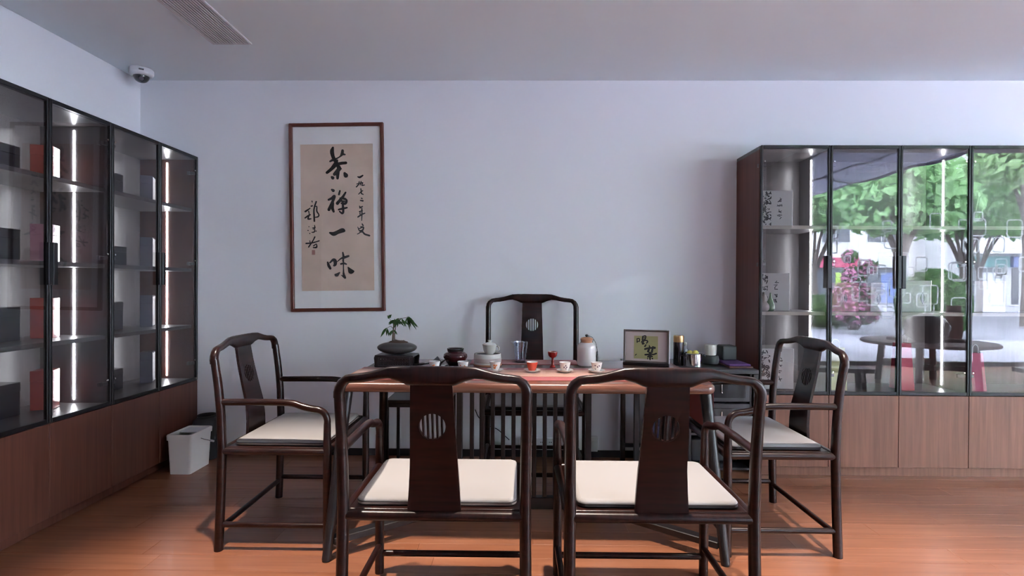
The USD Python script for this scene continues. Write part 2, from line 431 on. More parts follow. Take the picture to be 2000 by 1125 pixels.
# ------------------------------------------------------------------ glass cabinets (local: x along the front, front face at y=0, back at +y)
SH = .018
def cabinet(name, label, loc, rotz, doors, pitch, depth, H, plinth, split_z, shelves, partitions, leds, handles, wood_front, edge=None):
    t = thing(name, label, 'display cabinet', loc, rotz)
    L = doors * pitch
    zi0, zi1 = split_z + .006, H - .03
    obj('top_panel', cbox(0, L, .022, depth, H - .022, H, .001), 'cabinet_inside', t)
    obj('side_panel', cbox(-.001, SH, .022, depth, plinth, H - .022, .001), wood_front[1], t)
    obj('side_panel', cbox(L - SH, L, .022, depth, plinth, H - .022, .001), wood_front[1], t)
    obj('back_panel', cbox(SH, L - SH, depth - .012, depth - .002, plinth, H - .022, 0), 'cabinet_inside', t)
    obj('bottom_panel', cbox(SH, L - SH, .022, depth - .012, split_z - SH, split_z, .001), 'cabinet_inside', t)
    obj('plinth', cbox(.0, L, .05, .07, 0, plinth, .001), wood_front[0], t)
    edges = [0] + partitions + [L]
    for p in partitions:
        obj('partition', cbox(p - SH / 2, p + SH / 2, .024, depth - .012, split_z, H - .022, .001), 'cabinet_inside', t)
    for a, b in zip(edges[:-1], edges[1:]):
        a_ = a + (SH if a == 0 else SH / 2); b_ = b - (SH if b == L else SH / 2)
        for z in shelves:
            obj('shelf', cbox(a_, b_, .034, depth - .012, z - .011, z + .011, .001), 'cabinet_inside', t)
            if edge:
                obj('shelf_edge_glare', cbox(a_, b_, .0325, .034, z - .011, z + .011, 0), edge, t)  # pale strip paints the door glass reflection over the shelf front
    for p, s in leds:                                   # strip let into the partition's face, s = side it faces
        x0 = p + s * (SH / 2 if 0 < p < L else SH)
        zs = [split_z + .003] + shelves + [H - .03]
        obj('led_strip', cat_(*[cbox(min(x0, x0 + s * .003), max(x0, x0 + s * .003), .204, .213, za + .014, zb - .014, 0) for za, zb in zip(zs[:-1], zs[1:])]), 'led_strip', t)
    fr = .013
    for i in range(doors):
        x0, x1 = i * pitch + .0015, (i + 1) * pitch - .0015
        # glazed door: slim black metal frame round a pane
        z0, z1 = split_z - .012, H
        d = obj('glass_door', cat_(cbox(x0, x0 + fr, 0, .02, z0, z1), cbox(x1 - fr, x1, 0, .02, z0, z1), cbox(x0 + fr, x1 - fr, 0, .02, z0, z0 + fr * 1.6), cbox(x0 + fr, x1 - fr, 0, .02, z1 - fr * 1.6, z1)), 'black_metal', t)
        obj('pane', cbox(x0 + fr, x1 - fr, .006, .010, z0 + fr * 1.6, z1 - fr * 1.6, 0), 'cabinet_glass', d)
        hs = handles.get(i)
        hx = x1 if hs == 'r' else x0
        side = -1 if hs == 'r' else 1
        obj('handle', cbox(min(hx, hx + side * .024), max(hx, hx + side * .024), -.018, .0, 1.19, 1.395, .002), 'black_metal', d)
        gx = x0 + fr + .012 if hs == 'r' else x1 - fr - .012
        for hz in (split_z + .13, 1.36, H - .1):
            obj('hinge_dot', moved(lathe([(0, 0), (.0055, 0), (.006, .001), (.005, .003), (0, .003)], 12), gx, .006, hz, 0, PI / 2), 'steel', d)
            obj('hinge', cat_(cbox(gx - .022, gx + .012, .012, .034, hz - .03, hz - .012), cbox(gx - .030, gx - .008, .030, .046, hz - .034, hz - .010)), 'grey_metal', d)
        obj('lower_door', cbox(x0, x1, .002, .022, plinth, split_z - .016, .0012), wood_front[0], t)
    return t

LP = .395
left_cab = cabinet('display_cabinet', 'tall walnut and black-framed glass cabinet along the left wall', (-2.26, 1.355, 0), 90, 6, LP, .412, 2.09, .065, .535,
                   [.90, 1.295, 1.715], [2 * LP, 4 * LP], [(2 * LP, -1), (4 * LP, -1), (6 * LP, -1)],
                   {0: 'r', 1: 'l', 2: 'r', 3: 'l', 4: 'r', 5: 'l'}, ('cabinet_walnut_shaded', 'cabinet_walnut_shaded'))
RP = .4345
right_cab = cabinet('display_cabinet', 'tall walnut cabinet with reflecting glass doors standing against the back wall at right', (1.513, 3.356, 0), 0, 6, RP, .37, 2.085, .07, .535,
                    [1.03, 1.575], [RP, 3 * RP, 5 * RP], [(RP, -1), (3 * RP, -1), (5 * RP, -1)],
                    {0: 'r', 1: 'r', 2: 'l', 3: 'r', 4: 'l', 5: 'r'}, ('cabinet_walnut', 'cabinet_side'), 'shelf_glare')

# ------------------------------------------------------------------ chairs (local: centre of the four feet, front towards +y)
def chair(name, label, loc, rotz, dz=0.0, group='tea table armchairs'):
    t = thing(name, label, 'chair', loc, rotz, group)
    def yb(z):                                          # lean of the back posts
        zz = z if z < .5 else .5 + (z - .5) * .40 / (.40 + dz)
        return float(np.interp(zz, [0, .25, .46, .62, .75, .87], [-.250, -.242, -.238, -.243, -.256, -.274]))
    zt = .858 + dz
    for s in (-1, 1):
        zs = np.concatenate([np.linspace(0, .46, 5), np.linspace(.52, zt, 9)])
        P = np.array([(s * np.interp(z, [0, .46, zt], [.302, .297, .300]), yb(z), z) for z in zs])
        obj('back_leg', sweep(P, np.interp(zs, [0, .45, zt], [.0195, .0195, .0175]), side=(0, 1, 0), n=14), 'rosewood', t, 50)
        P = np.array([(s * .302, .24, z) for z in np.linspace(0, .46, 5)] + [(s * .304, .24, .52), (s * .304, .240, .575)])
        obj('front_leg', sweep(P, np.array([.0185] * 5 + [.0165, .0155]), side=(0, 1, 0), n=14), 'rosewood', t, 50)
        A = spline([(s * .297, yb(.667), .667), (s * .299, -.12, .668), (s * .301, .02, .668), (s * .302, .085, .664), (s * .303, .13, .650), (s * .303, .170, .641), (s * .304, .205, .636), (s * .304, .229, .620), (s * .304, .240, .594), (s * .304, .240, .570)], 4)
        obj('armrest', sweep(A, np.full(len(A), .0150), side=(1, 0, 0), n=14), 'rosewood', t, 50)
    # crest rail: outlines of its upper and lower edge, bowed backwards
    xs = [0, .068, .072, .100, .135, .165, .190, .220, .250, .272, .2885, .2965, .2995, .300]
    tp = [.945, .945, .945, .945, .942, .933, .926, .920, .9165, .913]
    bt = [.883, .883, .8845, .896, .9045, .902, .8965, .891, .8885, .885]
    zc = [(a + b) / 2 for a, b in zip(tp, bt)] + [.886, .872, .858, .840]
    hh = [(a - b) / 2 for a, b in zip(tp, bt)] + [.0160, .0168, .0174, .0175]
    q = np.linspace(0, 1, 7)
    half = [(x, z + dz, h) for x, z, h in zip(xs, zc, hh)]
    half = [half[0]] + [(.034, half[0][1], half[0][2])] + half[1:]
    fullc = [(-x, z, h) for x, z, h in half[::-1]][:-1] + half
    P = np.array([(x, yb(.87 + dz) - .026 * (1 - (abs(x) / .30) ** 2) if abs(x) < .2999 else yb(.858 + dz), z) for x, z, h in fullc])
    hs = np.array([h for x, z, h in fullc])
    ws = np.interp(np.abs(P[:, 0]), [0, .1, .25, .3], [.0150, .0150, .0150, .0172])
    obj('crest_rail', sweep(P, hs, ws, side=(0, 1, 0), n=18, e=.8), 'rosewood_across', t, 40)
    # splat with a pierced round grille
    zb, ztop, zm = .452, .890 + dz, .750 + dz * .92
    poly = Polygon([(-.088, zb), (.088, zb), (.0765, .64 + dz * .4), (.066, ztop), (-.066, ztop), (-.0765, .64 + dz * .4)])
    disc = Point(0, zm).buffer(.0425, 24)
    cuts = [disc.intersection(sbox(xc - .0046, zm - .1, xc + .0046, zm + .1)).buffer(-.0008).buffer(.0008) for xc in np.array([-2.5, -1.5, -.5, .5, 1.5, 2.5]) * .0150]
    poly = poly.difference(shapely.union_all(cuts))
    rings = [np.array(poly.exterior.coords)[:-1]] + [np.array(r.coords)[:-1] for r in poly.interiors]
    cs = m3.CrossSection(rings, m3.FillRule.EvenOdd)
    sp = tm(m3.Manifold.extrude(cs, .013).refine_to_length(.04))
    v = sp.vertices
    def ys(z):
        return np.interp(z, [.452, .52, .60, .70 + dz * .5, .80 + dz, .89 + dz], [-.232, -.231, -.238, -.262, -.285, -.300])
    sp.vertices = np.stack([v[:, 0], ys(v[:, 1]) - .0065 + v[:, 2], v[:, 1]], 1)
    if sp.volume < 0: sp.invert()
    s_ = obj('splat', sp, 'rosewood', t, 35)
    ring = trimesh.creation.annulus(.0425, .0462, .0015, sections=36)
    for yo in (.0066, -.0068):
        r2 = moved(ring, 0, 0, 0, 0, PI / 2)
        r2.apply_translation((0, float(ys(zm)) + yo, zm))
        obj('grille_ring', r2, 'rosewood', s_)
    # seat
    obj('seat_panel', rbox(-.285, .285, -.222, .222, .448, .463, .006, 8), 'rosewood_across', t, 40)
    for a, b in (((-.297, -.238, .447), (.297, -.238, .447)), ((-.302, .24, .447), (.302, .24, .447)), ((-.2975, -.238, .447), (-.302, .24, .447)), ((.2975, -.238, .447), (.302, .24, .447))):
        obj('seat_rail', rod(a, b, .0165, n=14), 'rosewood_across', t, 50)
    for a, b in (((-.301, -.247, .098), (.301, -.247, .098)), ((-.302, .24, .082), (.302, .24, .082)), ((-.301, -.246, .116), (-.302, .24, .116)), ((.301, -.246, .116), (.302, .24, .116))):
        obj('stretcher', rod(a, b, .0125, n=12), 'rosewood_across', t, 50)
    return t

def cushion(name, label, loc, rotz, side_mat):
    t = thing(name, label, 'cushion', loc, rotz, 'seat cushions')
    pl = sbox(-.268, -.205, .268, .212).buffer(-.03).buffer(.03, 8)
    man = m3.Manifold
    def layer(p, z): return [(x, y, z) for x, y in p.exterior.coords[:-1]]
    top = tm(man.hull_points(np.array(layer(pl.buffer(-.012), .0245) + layer(pl.buffer(-.003), .021) + layer(pl, .016) + layer(pl.buffer(.0), .012))))
    bot = tm(man.hull_points(np.array(layer(pl.buffer(.0005), .0125) + layer(pl.buffer(.0005), .004) + layer(pl.buffer(-.006), 0))))
    obj('top_cover', top, 'cushion_cream', t, 40)
    obj('base', bot, side_mat, t, 40)
    pts = np.array([(x, y, .0128) for x, y in pl.buffer(.0006).exterior.coords])
    obj('piping', sweep(pts, np.full(len(pts), .0018), side=(0, 0, 1), n=6), 'cushion_dark', t, 60)
    return t

ch0 = chair('armchair', 'dark wood armchair in the foreground, left of the two with their backs turned', (-.272, 1.966, 0), 0)
dup(ch0, 'armchair', 'dark wood armchair in the foreground, right of the two with their backs turned', (.468, 1.966, 0), 0)
dup(ch0, 'armchair', 'dark wood armchair at the left end of the table, facing right', (-1.095, 2.677, 0), -90)
dup(ch0, 'armchair', 'dark wood armchair at the right end of the table, facing left', (1.173, 2.677, 0), 90)
chair('armchair', 'taller dark wood armchair behind the table, against the back wall', (.093, 3.375, 0), 180, .195)
c0 = cushion('seat_cushion', 'cream seat cushion with a tan edge on the left foreground chair', (-.272, 1.972, .4632), 0, 'cushion_tan')
cushion('seat_cushion', 'cream seat cushion with a black edge on the right foreground chair', (.468, 1.968, .4632), 0, 'cushion_dark')
cushion('seat_cushion', 'cream seat cushion on the chair at the left end of the table', (-1.09, 2.677, .463), -90, 'cushion_tan')
cushion('seat_cushion', 'pale seat cushion with a black edge on the right end chair', (1.17, 2.677, .463), 90, 'cushion_dark')
cushion('seat_cushion', 'pale seat cushion on the tall chair behind the table', (.093, 3.37, .463), 180, 'cushion_dark')

# ------------------------------------------------------------------ tea table
TX0, TX1, TY0, TY1, TZ = -.82, .888, 2.37, 3.15, .76
def tea_table():
    t = thing('tea_table', 'long dark wood tea table with splayed legs and a slatted middle base', 'table', (0, 0, 0))
    pl = sbox(TX0, TY0, TX1, TY1).buffer(-.05).buffer(.05, 8)
    L = []
    for k in range(9):
        a = -PI / 2 + PI * k / 8
        L += [(x, y, TZ - .022 + .022 * math.sin(a)) for x, y in pl.buffer(-.016 * (1 - math.cos(a))).exterior.coords[:-1]]
    obj('tabletop', tm(m3.Manifold.hull_points(np.array(L))), 'table_wood', t, 35)
    cx, cy = (TX0 + TX1) / 2, (TY0 + TY1) / 2
    for sx in (-1, 1):
        for sy in (-1, 1):
            top = (cx + sx * .815, cy + sy * .335, TZ - .03); ft = (cx + sx * .862, cy + sy * .465, .006)
            leg = obj('leg', rod(top, ft, .0265, .0200, n=18), 'ebony', t, 50)
            obj('foot_pad', lathe([(0, 0), (.016, 0), (.016, .008), (0, .008)], 14, (ft[0], ft[1], 0)), 'dark_plastic', leg)
            obj('stretcher', beam((cx + sx * .29, cy + sy * .01, .075), (cx + sx * .848, cy + sy * .432, .075), .05, .03), 'ebony', t)
    for z0, z1 in ((.045, .105), (TZ - .085, TZ - .044)):
        obj('base_rail', cbox(-.318, .378, cy - .02, cy + .02, z0, z1, .003), 'ebony', t)
    for x in (-.303, .363):
        obj('end_post', cbox(x - .015, x + .015, cy - .018, cy + .018, .105, TZ - .085, .003), 'ebony', t)
    for k in range(11):
        x = -.239 + .054 * k
        obj('slat', cbox(x - .0105, x + .0105, cy - .012, cy + .012, .105, TZ - .085, .002), 'ebony', t)
    obj('apron', cbox(TX0 + .08, TX1 - .08, TY1 - .06, TY1 - .04, TZ - .085, TZ - .042, .002), 'ebony', t)
tea_table()

def runner():
    t = thing('table_runner', 'red table runner with a gold middle stripe along the table', 'table runner', (0, 0, TZ))
    y0, y1 = 2.455, 2.82
    def band(ya, yb, z, drop):
        P = [(TX0 + .003, z), (TX1 - .022, z), (TX1 - .004, z - .004), (TX1 + .0065, z - .013), (TX1 + .0085, z - .03), (TX1 + .009, z - drop)]
        V, F = [], []
        for k, (x, zz) in enumerate(P):
            nx, nz = (0, 1) if k < 2 else ((.5, .86) if k == 2 else (1, .1))
            for o in (0, .0016):
                for yy in (ya, yb):
                    V.append((x + nx * o, yy, zz + nz * o))
        for k in range(len(P) - 1):
            a, b = 4 * k, 4 * k + 4
            F += [(a + 2, b + 2, b + 3, a + 3), (a, a + 1, b + 1, b), (a, b, b + 2, a + 2), (a + 1, a + 3, b + 3, b + 1)]
        F += [(0, 2, 3, 1), (len(V) - 4, len(V) - 3, len(V) - 1, len(V) - 2)]
        F = np.array(F)
        return trimesh.Trimesh(V, np.vstack([F[:, [0, 1, 2]], F[:, [0, 2, 3]]]), process=False)
    obj('cloth', band(y0, y1, .0005, .24), 'runner_red', t)
    obj('gold_stripe', band(y0 + .095, y1 - .075, .0021, .24), 'runner_gold', t)
    return t
runner()
single('red_mat', cbox(-.27, .335, 2.945, 3.125, TZ + .0005, TZ + .003, .0008), 'runner_red', 'plain red cloth mat under the glass pitcher at the back of the table', 'table mat')

# ------------------------------------------------------------------ things on the table
CUP = [(0, .004), (.0125, .004), (.0135, 0), (.0150, 0), (.0155, .004), (.019, .008), (.0235, .020), (.0262, .034), (.0292, .045), (.0290, .0462), (.0276, .0455), (.0245, .034), (.021, .020), (.016, .010), (0, .008)]
SAUCER = [(0, 0), (.020, 0), (.022, .002), (.033, .006), (.0425, .0125), (.0428, .014), (.041, .0138), (.030, .009), (.018, .0055), (0, .0055)]
cups = [(-.4215, 'white teacup with a red blossom, leftmost of the row on the runner', 'porcelain', 'motif_orange', 0),
        (-.2776, 'cream teacup with brown flowers beside the dark maroon pot', 'porcelain', 'motif_orange', 1),
        (-.1157, 'white teacup with an orange flower in front of the tea stove', 'porcelain', 'motif_orange', 0),
        (.0694, 'solid red teacup on a saucer in the middle of the row', 'porcelain_red', None, 0),
        (.234, 'white teacup with dark plum leaves in front of the red stem cup', 'porcelain', 'motif_plum', 1),
        (.393, 'white teacup with dark leaves, rightmost of the row', 'porcelain', 'motif_plum', 2)]
def motif(kind, seed):
    r = np.random.default_rng(seed)
    out = []
    for k in range(4 if kind else 6):
        a = -PI / 2 + (r.uniform(-.7, .7) if kind else r.uniform(-.45, .25))
        z = r.uniform(.016, .034); rad = np.interp(z, [.008, .020, .034, .045], [.019, .0235, .0262, .0292])
        w, h = (r.uniform(.002, .0035), r.uniform(.004, .008)) if kind else (r.uniform(.003, .006), r.uniform(.004, .007))
        m = trimesh.creation.icosphere(1, 1.0); m.apply_scale((w, .0009, h)); m.apply_transform(trimesh.transformations.rotation_matrix(r.uniform(-.6, .6), (0, 1, 0)))
        out.append(moved(m, rad * math.cos(a), rad * math.sin(a), z, a + PI / 2))
    return cat_(*out)
for i, (x, lab, m, mo, k) in enumerate(cups):
    s = single('saucer', lathe(SAUCER, 30, (x, 2.673, TZ + .0039)), 'porcelain', 'small white saucer under the ' + lab.split(',')[0].split(' in front')[0].split(' on a saucer')[0].split(' beside')[0] + [', far left', '', '', '', ', fifth from left', ', far right'][i], 'saucer', 'tea saucers in a row', smooth=40)
    t = thing('teacup', lab, 'teacup', (x, 2.673, TZ + .0096), 0, 'teacups in a row on the runner')
    b = obj('bowl', lathe(CUP, 30), m, t, 40)
    if mo:
        obj('painted_motif', motif(k, 20 + i), mo, t)
    else:
        obj('rim_glaze', lathe([(0, .0086), (.0155, .0106), (.0206, .0205), (.0241, .0342), (.0270, .0450), (.0288, .0464), (.0292, .0458), (.0272, .0458), (.0243, .0342), (.0208, .0205), (.0157, .0104), (0, .0083)], 30), 'porcelain', t, 40)

def stem_cup():
    t = thing('stem_cup', 'dark red porcelain stem cup standing behind the row of teacups', 'stem cup', (.185, 2.867, TZ))
    obj('bowl', lathe([(0, .050), (.006, .050), (.016, .054), (.0225, .062), (.0255, .074), (.0265, .083), (.0255, .0835), (.0242, .083), (.0232, .074), (.020, .063), (.014, .057), (0, .055)], 30), 'goblet_red', t, 40)
    obj('stem', lathe([(0, 0), (.0165, 0), (.0168, .002), (.013, .006), (.008, .014), (.0066, .024), (.0085, .030), (.0062, .036), (.0058, .046), (.0075, .051), (0, .051)], 24), 'goblet_red', t, 40)
    obj('white_rim', lathe([(.0256, .0826), (.0267, .0826), (.0266, .0842), (.0254, .0842), (.0256, .0826)], 30), 'porcelain', t)
stem_cup()

def pitcher():
    t = thing('glass_pitcher', 'clear fluted glass serving pitcher at the back of the table', 'pitcher', (.012, 3.03, TZ + .003))
    n = 40; prof = [(.012, 0), (.028, 0), (.030, .006), (.0300, .010), (.0330, .05), (.0385, .10), (.0405, .116), (.0385, .1165), (.0365, .10), (.031, .05), (.0275, .012), (.010, .009), (.0002, .009), (.0002, 0), (.012, 0)]
    m = lathe(prof, n)
    v = m.vertices; rr = np.hypot(v[:, 0], v[:, 1]); a = np.arctan2(v[:, 1], v[:, 0])
    k = 1 + .022 * np.cos(10 * a) * ((v[:, 2] > .012) & (v[:, 2] < .11))
    m.vertices = np.stack([v[:, 0] * k, v[:, 1] * k, v[:, 2]], 1)
    obj('body', m, 'pitcher_glass', t, 30)
    sp = spline([(-.036, 0, .104), (-.046, 0, .112), (-.052, 0, .117)], 4)
    obj('spout', sweep(sp, np.linspace(.006, .004, len(sp)), np.linspace(.010, .005, len(sp)), side=(0, 1, 0), n=10), 'pitcher_glass', t, 50)
    obj('coaster', lathe([(0, -.003), (.048, -.003), (.05, -.001), (.046, 0), (0, 0)], 30), 'celadon_light', t)
pitcher()

def caddy():
    t = thing('tea_caddy', 'white glazed tea caddy with a tan lid and a black tassel', 'tea caddy', (.375, 2.93, TZ))
    obj('body', lathe([(0, 0), (.044, 0), (.049, .004), (.052, .014), (.052, .098), (.050, .110), (.044, .119), (.038, .123), (.036, .128), (0, .128)], 40), 'porcelain', t, 40)
    lid = obj('lid', lathe([(0, .126), (.030, .126), (.030, .142), (.034, .143), (.035, .147), (.031, .151), (.018, .156), (0, .158)], 32), 'cork_tan', t, 40)
    obj('knob', cat_(lathe([(0, .156), (.004, .156), (.006, .161), (.0085, .165), (.007, .170), (0, .172)], 16), rod((-.004, 0, .166), (.011, .002, .163), .0022, n=8)), 'dark_plastic', lid, 40)
    cord = spline([(.010, 0, .163), (.028, -.006, .158), (.041, -.008, .140), (.050, -.008, .122), (.056, -.006, .095), (.058, -.004, .080)], 5)
    obj('cord', sweep(cord, np.full(len(cord), .0014), side=(0, 1, 0), n=6), 'dark_plastic', t)
    obj('tassel', lathe([(0, .080), (.003, .079), (.0045, .074), (.0035, .071), (.0055, .060), (.0085, .040), (.0105, .022), (.009, .020), (0, .020)], 14, (.058, -.004, 0)), 'dark_plastic', t, 40)
    obj('lid_clasp', cat_(rod((-.030, -.012, .120), (-.034, -.014, .146), .002, n=6), rod((.030, -.012, .120), (.034, -.014, .146), .002, n=6)), 'grey_metal', t)
caddy()

def stove():
    t = thing('tea_stove', 'round grey ceramic tea stove holding the lidded tea bowl', 'tea stove', (-.169, 2.93, TZ))
    obj('drum', lathe([(0, 0), (.066, 0), (.071, .003), (.0735, .012), (.0755, .050), (.0745, .062), (.071, .065), (.066, .063), (.064, .055), (0, .053)], 40), 'celadon_light', t, 40)
    obj('foot_ring', lathe([(.058, -.0002), (.0765, -.0002), (.078, .004), (.0765, .0085), (.070, .006), (.058, -.0002)], 40), 'cork_tan', t, 40)
    obj('grill_plate', lathe([(0, .0535), (.062, .0535), (.0625, .0595), (0, .060)], 32), 'dark_clay', t)
    obj('reflection_band', lathe([(.0738, .018), (.0756, .020), (.0762, .040), (.0746, .042), (.0738, .018)], 40), 'note_board', t, 40)  # wood-toned reflection on the drum, painted as a tan band
stove()

def gaiwan():
    t = thing('lidded_tea_bowl', 'grey-green lidded tea bowl with a side handle on the stove', 'tea bowl', (-.158, 2.925, TZ + .060))
    obj('bowl', lathe([(0, 0), (.021, 0), (.022, .004), (.029, .010), (.0345, .025), (.037, .042), (.0405, .053), (.0395, .054), (.036, .046), (.0335, .026), (.027, .011), (0, .008)], 36), 'celadon_grey', t, 40)
    lid = obj('lid', lathe([(0, .047), (.036, .047), (.0385, .051), (.036, .055), (.026, .061), (.014, .065), (.008, .066), (.0105, .073), (.0125, .077), (.010, .0785), (0, .077)], 32), 'celadon_light', t, 40)
    h = spline([(.037, 0, .044), (.046, 0, .043), (.0515, 0, .033), (.047, 0, .021), (.033, 0, .018)], 5)
    obj('handle', sweep(h, np.full(len(h), .0034), side=(0, 1, 0), n=8), 'celadon_grey', t, 50)
gaiwan()

def maroon_pot():
    t = thing('incense_pot', 'squat dark maroon glazed pot with a wide open neck on a black base', 'pot', (-.335, 2.83, TZ))
    obj('base', lathe([(0, 0), (.034, 0), (.037, .004), (.036, .012), (.043, .024), (.052, .034), (.040, .040), (0, .040)], 36), 'black_glaze', t, 40)
    obj('body', lathe([(0, .030), (.044, .030), (.057, .044), (.0645, .059), (.062, .071), (.052, .080), (.042, .084), (.0405, .0865), (.0405, .097), (.0435, .100), (.042, .102), (.0375, .1005), (.0365, .088), (.047, .076), (.055, .060), (.04, .044), (0, .040)], 44), 'maroon_glaze', t, 40)
    obj('neck_ring', lathe([(.0402, .0868), (.0418, .0868), (.0445, .0985), (.044, .1022), (.0415, .1028), (.0402, .0868)], 40), 'black_glaze', t, 40)
maroon_pot()

def penjing_stand():
    t = thing('carved_stand', 'black carved openwork wooden stand under the stone planter', 'stand', (-.653, 2.86, TZ), -4)
    w, d = .104, .062
    obj('top_slab', cbox(-w, w, -d, d, .056, .066, .003), 'ebony', t)
    obj('bottom_slab', cbox(-w - .001, w + .001, -d, d, 0, .011, .003), 'ebony', t)
    for sx in (-1, 1):
        for sy in (-1, 1):
            obj('leg', sweep([(sx * (w - .008), sy * (d - .008), z) for z in (.008, .02, .034, .05, .058)], np.array([.012, .0095, .0105, .0125, .011]), side=(0, 1, 0), n=10, e=.7), 'ebony', t, 40)
    obj('inner_block', cbox(-w + .02, w - .02, -d + .022, d - .022, .010, .036, 0), 'console_grey', t)
    for sy in (-1, 1):
        g = sbox(-w + .016, .010, w - .016, .057)
        r = np.random.default_rng(3)
        holes = []
        for row_z, hh, nn in ((.044, .009, 11), (.030, .006, 12), (.019, .006, 12)):
            for k in range(nn):
                xk = -w + .024 + (2 * w - .048) * (k + .5) / nn
                holes.append(shapely.affinity.rotate(shapely.affinity.scale(Point(xk, row_z).buffer(1, 5), .0045 * r.uniform(.6, 1.1), hh * r.uniform(.35, .6)), r.uniform(-50, 50)))
        m = prism(g.difference(shapely.union_all(holes)), 0, .006)
        obj('carved_panel', moved(stand_up(m), 0, sy * (d - .012) + .003, 0), 'ebony', t)
penjing_stand()

def penjing():
    t = thing('miniature_tree', 'small leafy bonsai in a smooth oval grey stone planter', 'bonsai', (-.653, 2.86, TZ + .066))
    s = m3.Manifold.sphere(1.0, 40)
    body = tm(s); v = body.vertices
    z = v[:, 2]
    body.vertices = np.stack([v[:, 0] * .107, v[:, 1] * .070, .036 + np.where(z > 0, z * .031, z * .036)], 1)
    top = m3.Manifold.cylinder(.05, .06, .05, 36).scale((1, .66, 1)).translate((.005, 0, .056))
    body = m3.Manifold(m3.Mesh(np.asarray(body.vertices, np.float32), np.asarray(body.faces, np.uint32)))
    cut = body - m3.Manifold.cylinder(.05, 1, 1, 40).scale((.054, .034, 1)).translate((.006, 0, .054))
    obj('stone_planter', tm(cut), 'stone_grey', t, 40)
    so = trimesh.creation.icosphere(3, 1.0); so.apply_scale((.056, .036, .018)); so.apply_translation((.006, 0, .056))
    so.vertices[:, 2] += (meshkit.fbm(so.vertices * 90, 3) - .5) * .014
    obj('soil', so, 'soil', t, 60)
    r = np.random.default_rng(11)
    def up_(p): return (p[0] * 1.12, p[1], .060 + (p[2] - .060) * 1.34)
    def limb(P, r0, r1): P = spline([up_(p) for p in P], 5); return sweep(P, np.linspace(r0, r1, len(P)), side=(0, 1, 0), n=8)
    tr = [limb([(-.022, 0, .060), (-.021, .002, .085), (-.019, 0, .110), (-.016, 0, .140), (-.013, 0, .156)], .0052, .0022),
          limb([(-.012, .004, .060), (-.014, .004, .085), (-.010, .003, .115), (-.006, .002, .145)], .0038, .0016),
          limb([(-.010, 0, .138), (.006, 0, .156), (.028, -.004, .160), (.048, -.004, .163)], .0017, .0009),
          limb([(-.016, 0, .135), (-.030, -.002, .146), (-.036, 0, .158)], .0015, .0008),
          limb([(-.020, 0, .118), (-.034, .004, .126), (-.052, 0, .117)], .0015, .0008),
          limb([(-.022, 0, .064), (-.034, -.008, .060)], .004, .002), limb([(-.012, 0, .064), (.006, -.008, .060)], .004, .002)]
    obj('trunk', cat_(*tr), 'twig', t, 50)
    def leaf(base, dirv, L, w):
        base, dirv = np.array(base), np.array(dirv, float); dirv /= np.linalg.norm(dirv)
        side = np.cross(dirv, [0, -1, .3]); side /= np.linalg.norm(side)
        up = np.cross(side, dirv)
        V, F = [], []
        prof = [(0, .08), (.25, .75), (.5, 1), (.75, .7), (1, .02)]
        for q, ww in prof:
            p = base + dirv * L * q - np.array([0, 0, 1]) * .25 * L * q * q
            V += [p - side * w * ww, p + up * w * .25 * ww, p + side * w * ww]
        for k in range(4):
            a = 3 * k
            F += [(a, a + 3, a + 4), (a, a + 4, a + 1), (a + 1, a + 4, a + 5), (a + 1, a + 5, a + 2)]
        return trimesh.Trimesh(V, F, process=False)
    for c, n, L, spread, down in (((-.013, 0, .150), 11, .036, 1.0, -.1), ((.050, -.004, .163), 11, .058, .8, -.85), ((.006, -.002, .146), 12, .034, 1, -.3), ((-.035, 0, .160), 7, .022, .8, .8),
                                  ((-.052, 0, .118), 6, .038, .7, -.6), ((-.020, 0, .112), 7, .026, .9, -.7), ((.018, 0, .156), 6, .040, .8, -.5)):
        for k in range(n):
            a = r.uniform(0, 2 * PI)
            dv = (spread * math.cos(a) + (.5 if c[0] > .04 else (-.5 if c[0] < -.03 else 0)), .6 * math.sin(a), down + r.uniform(-.4, .5))
            obj('leaf', leaf(np.array(up_(c)) + r.normal(0, .003, 3), dv, L * 1.2 * r.uniform(.75, 1.1), .0043), 'leaf_green', t, 60)
penjing()

def tea_scoop():
    t = thing('tea_scoop', 'black wooden tea scoop lying beside the carved stand', 'tea scoop', (-.475, 2.92, TZ), 22)
    P = spline([(-.05, 0, .006), (-.02, 0, .009), (.02, 0, .013), (.05, 0, .017)], 5)
    obj('handle', sweep(P, np.linspace(.004, .006, len(P)), side=(0, 1, 0), n=10), 'black_glaze', t, 50)
    obj('scoop', tm(m3.Manifold.sphere(1, 20).scale((.026, .012, .008)).translate((-.062, 0, .0085)) - m3.Manifold.sphere(1, 20).scale((.024, .010, .008)).translate((-.064, 0, .0125))), 'black_glaze', t, 40)
tea_scoop()
def tea_pet():
    t = thing('tea_ornament', 'small black looped ornament with grey pebbles left of the maroon pot', 'ornament', (-.393, 2.80, TZ))
    P = spline([(-.024, 0, .002), (-.019, 0, .022), (-.004, .002, .036), (.010, .002, .046)], 6)
    obj('loop', sweep(P, np.linspace(.007, .003, len(P)), side=(0, 1, 0), n=10), 'black_glaze', t, 50)
    for k, (x, y_, r_k) in enumerate([(-.004, -.004, .012), (.018, -.002, .011), (.007, .008, .013)]):
        m = trimesh.creation.icosphere(2, r_k); m.apply_scale((1, .9, .9)); m.apply_translation((x, y_, r_k * .88))
        obj('pebble', m, 'celadon_grey' if k != 1 else 'stone_grey', t, 60)
tea_pet()
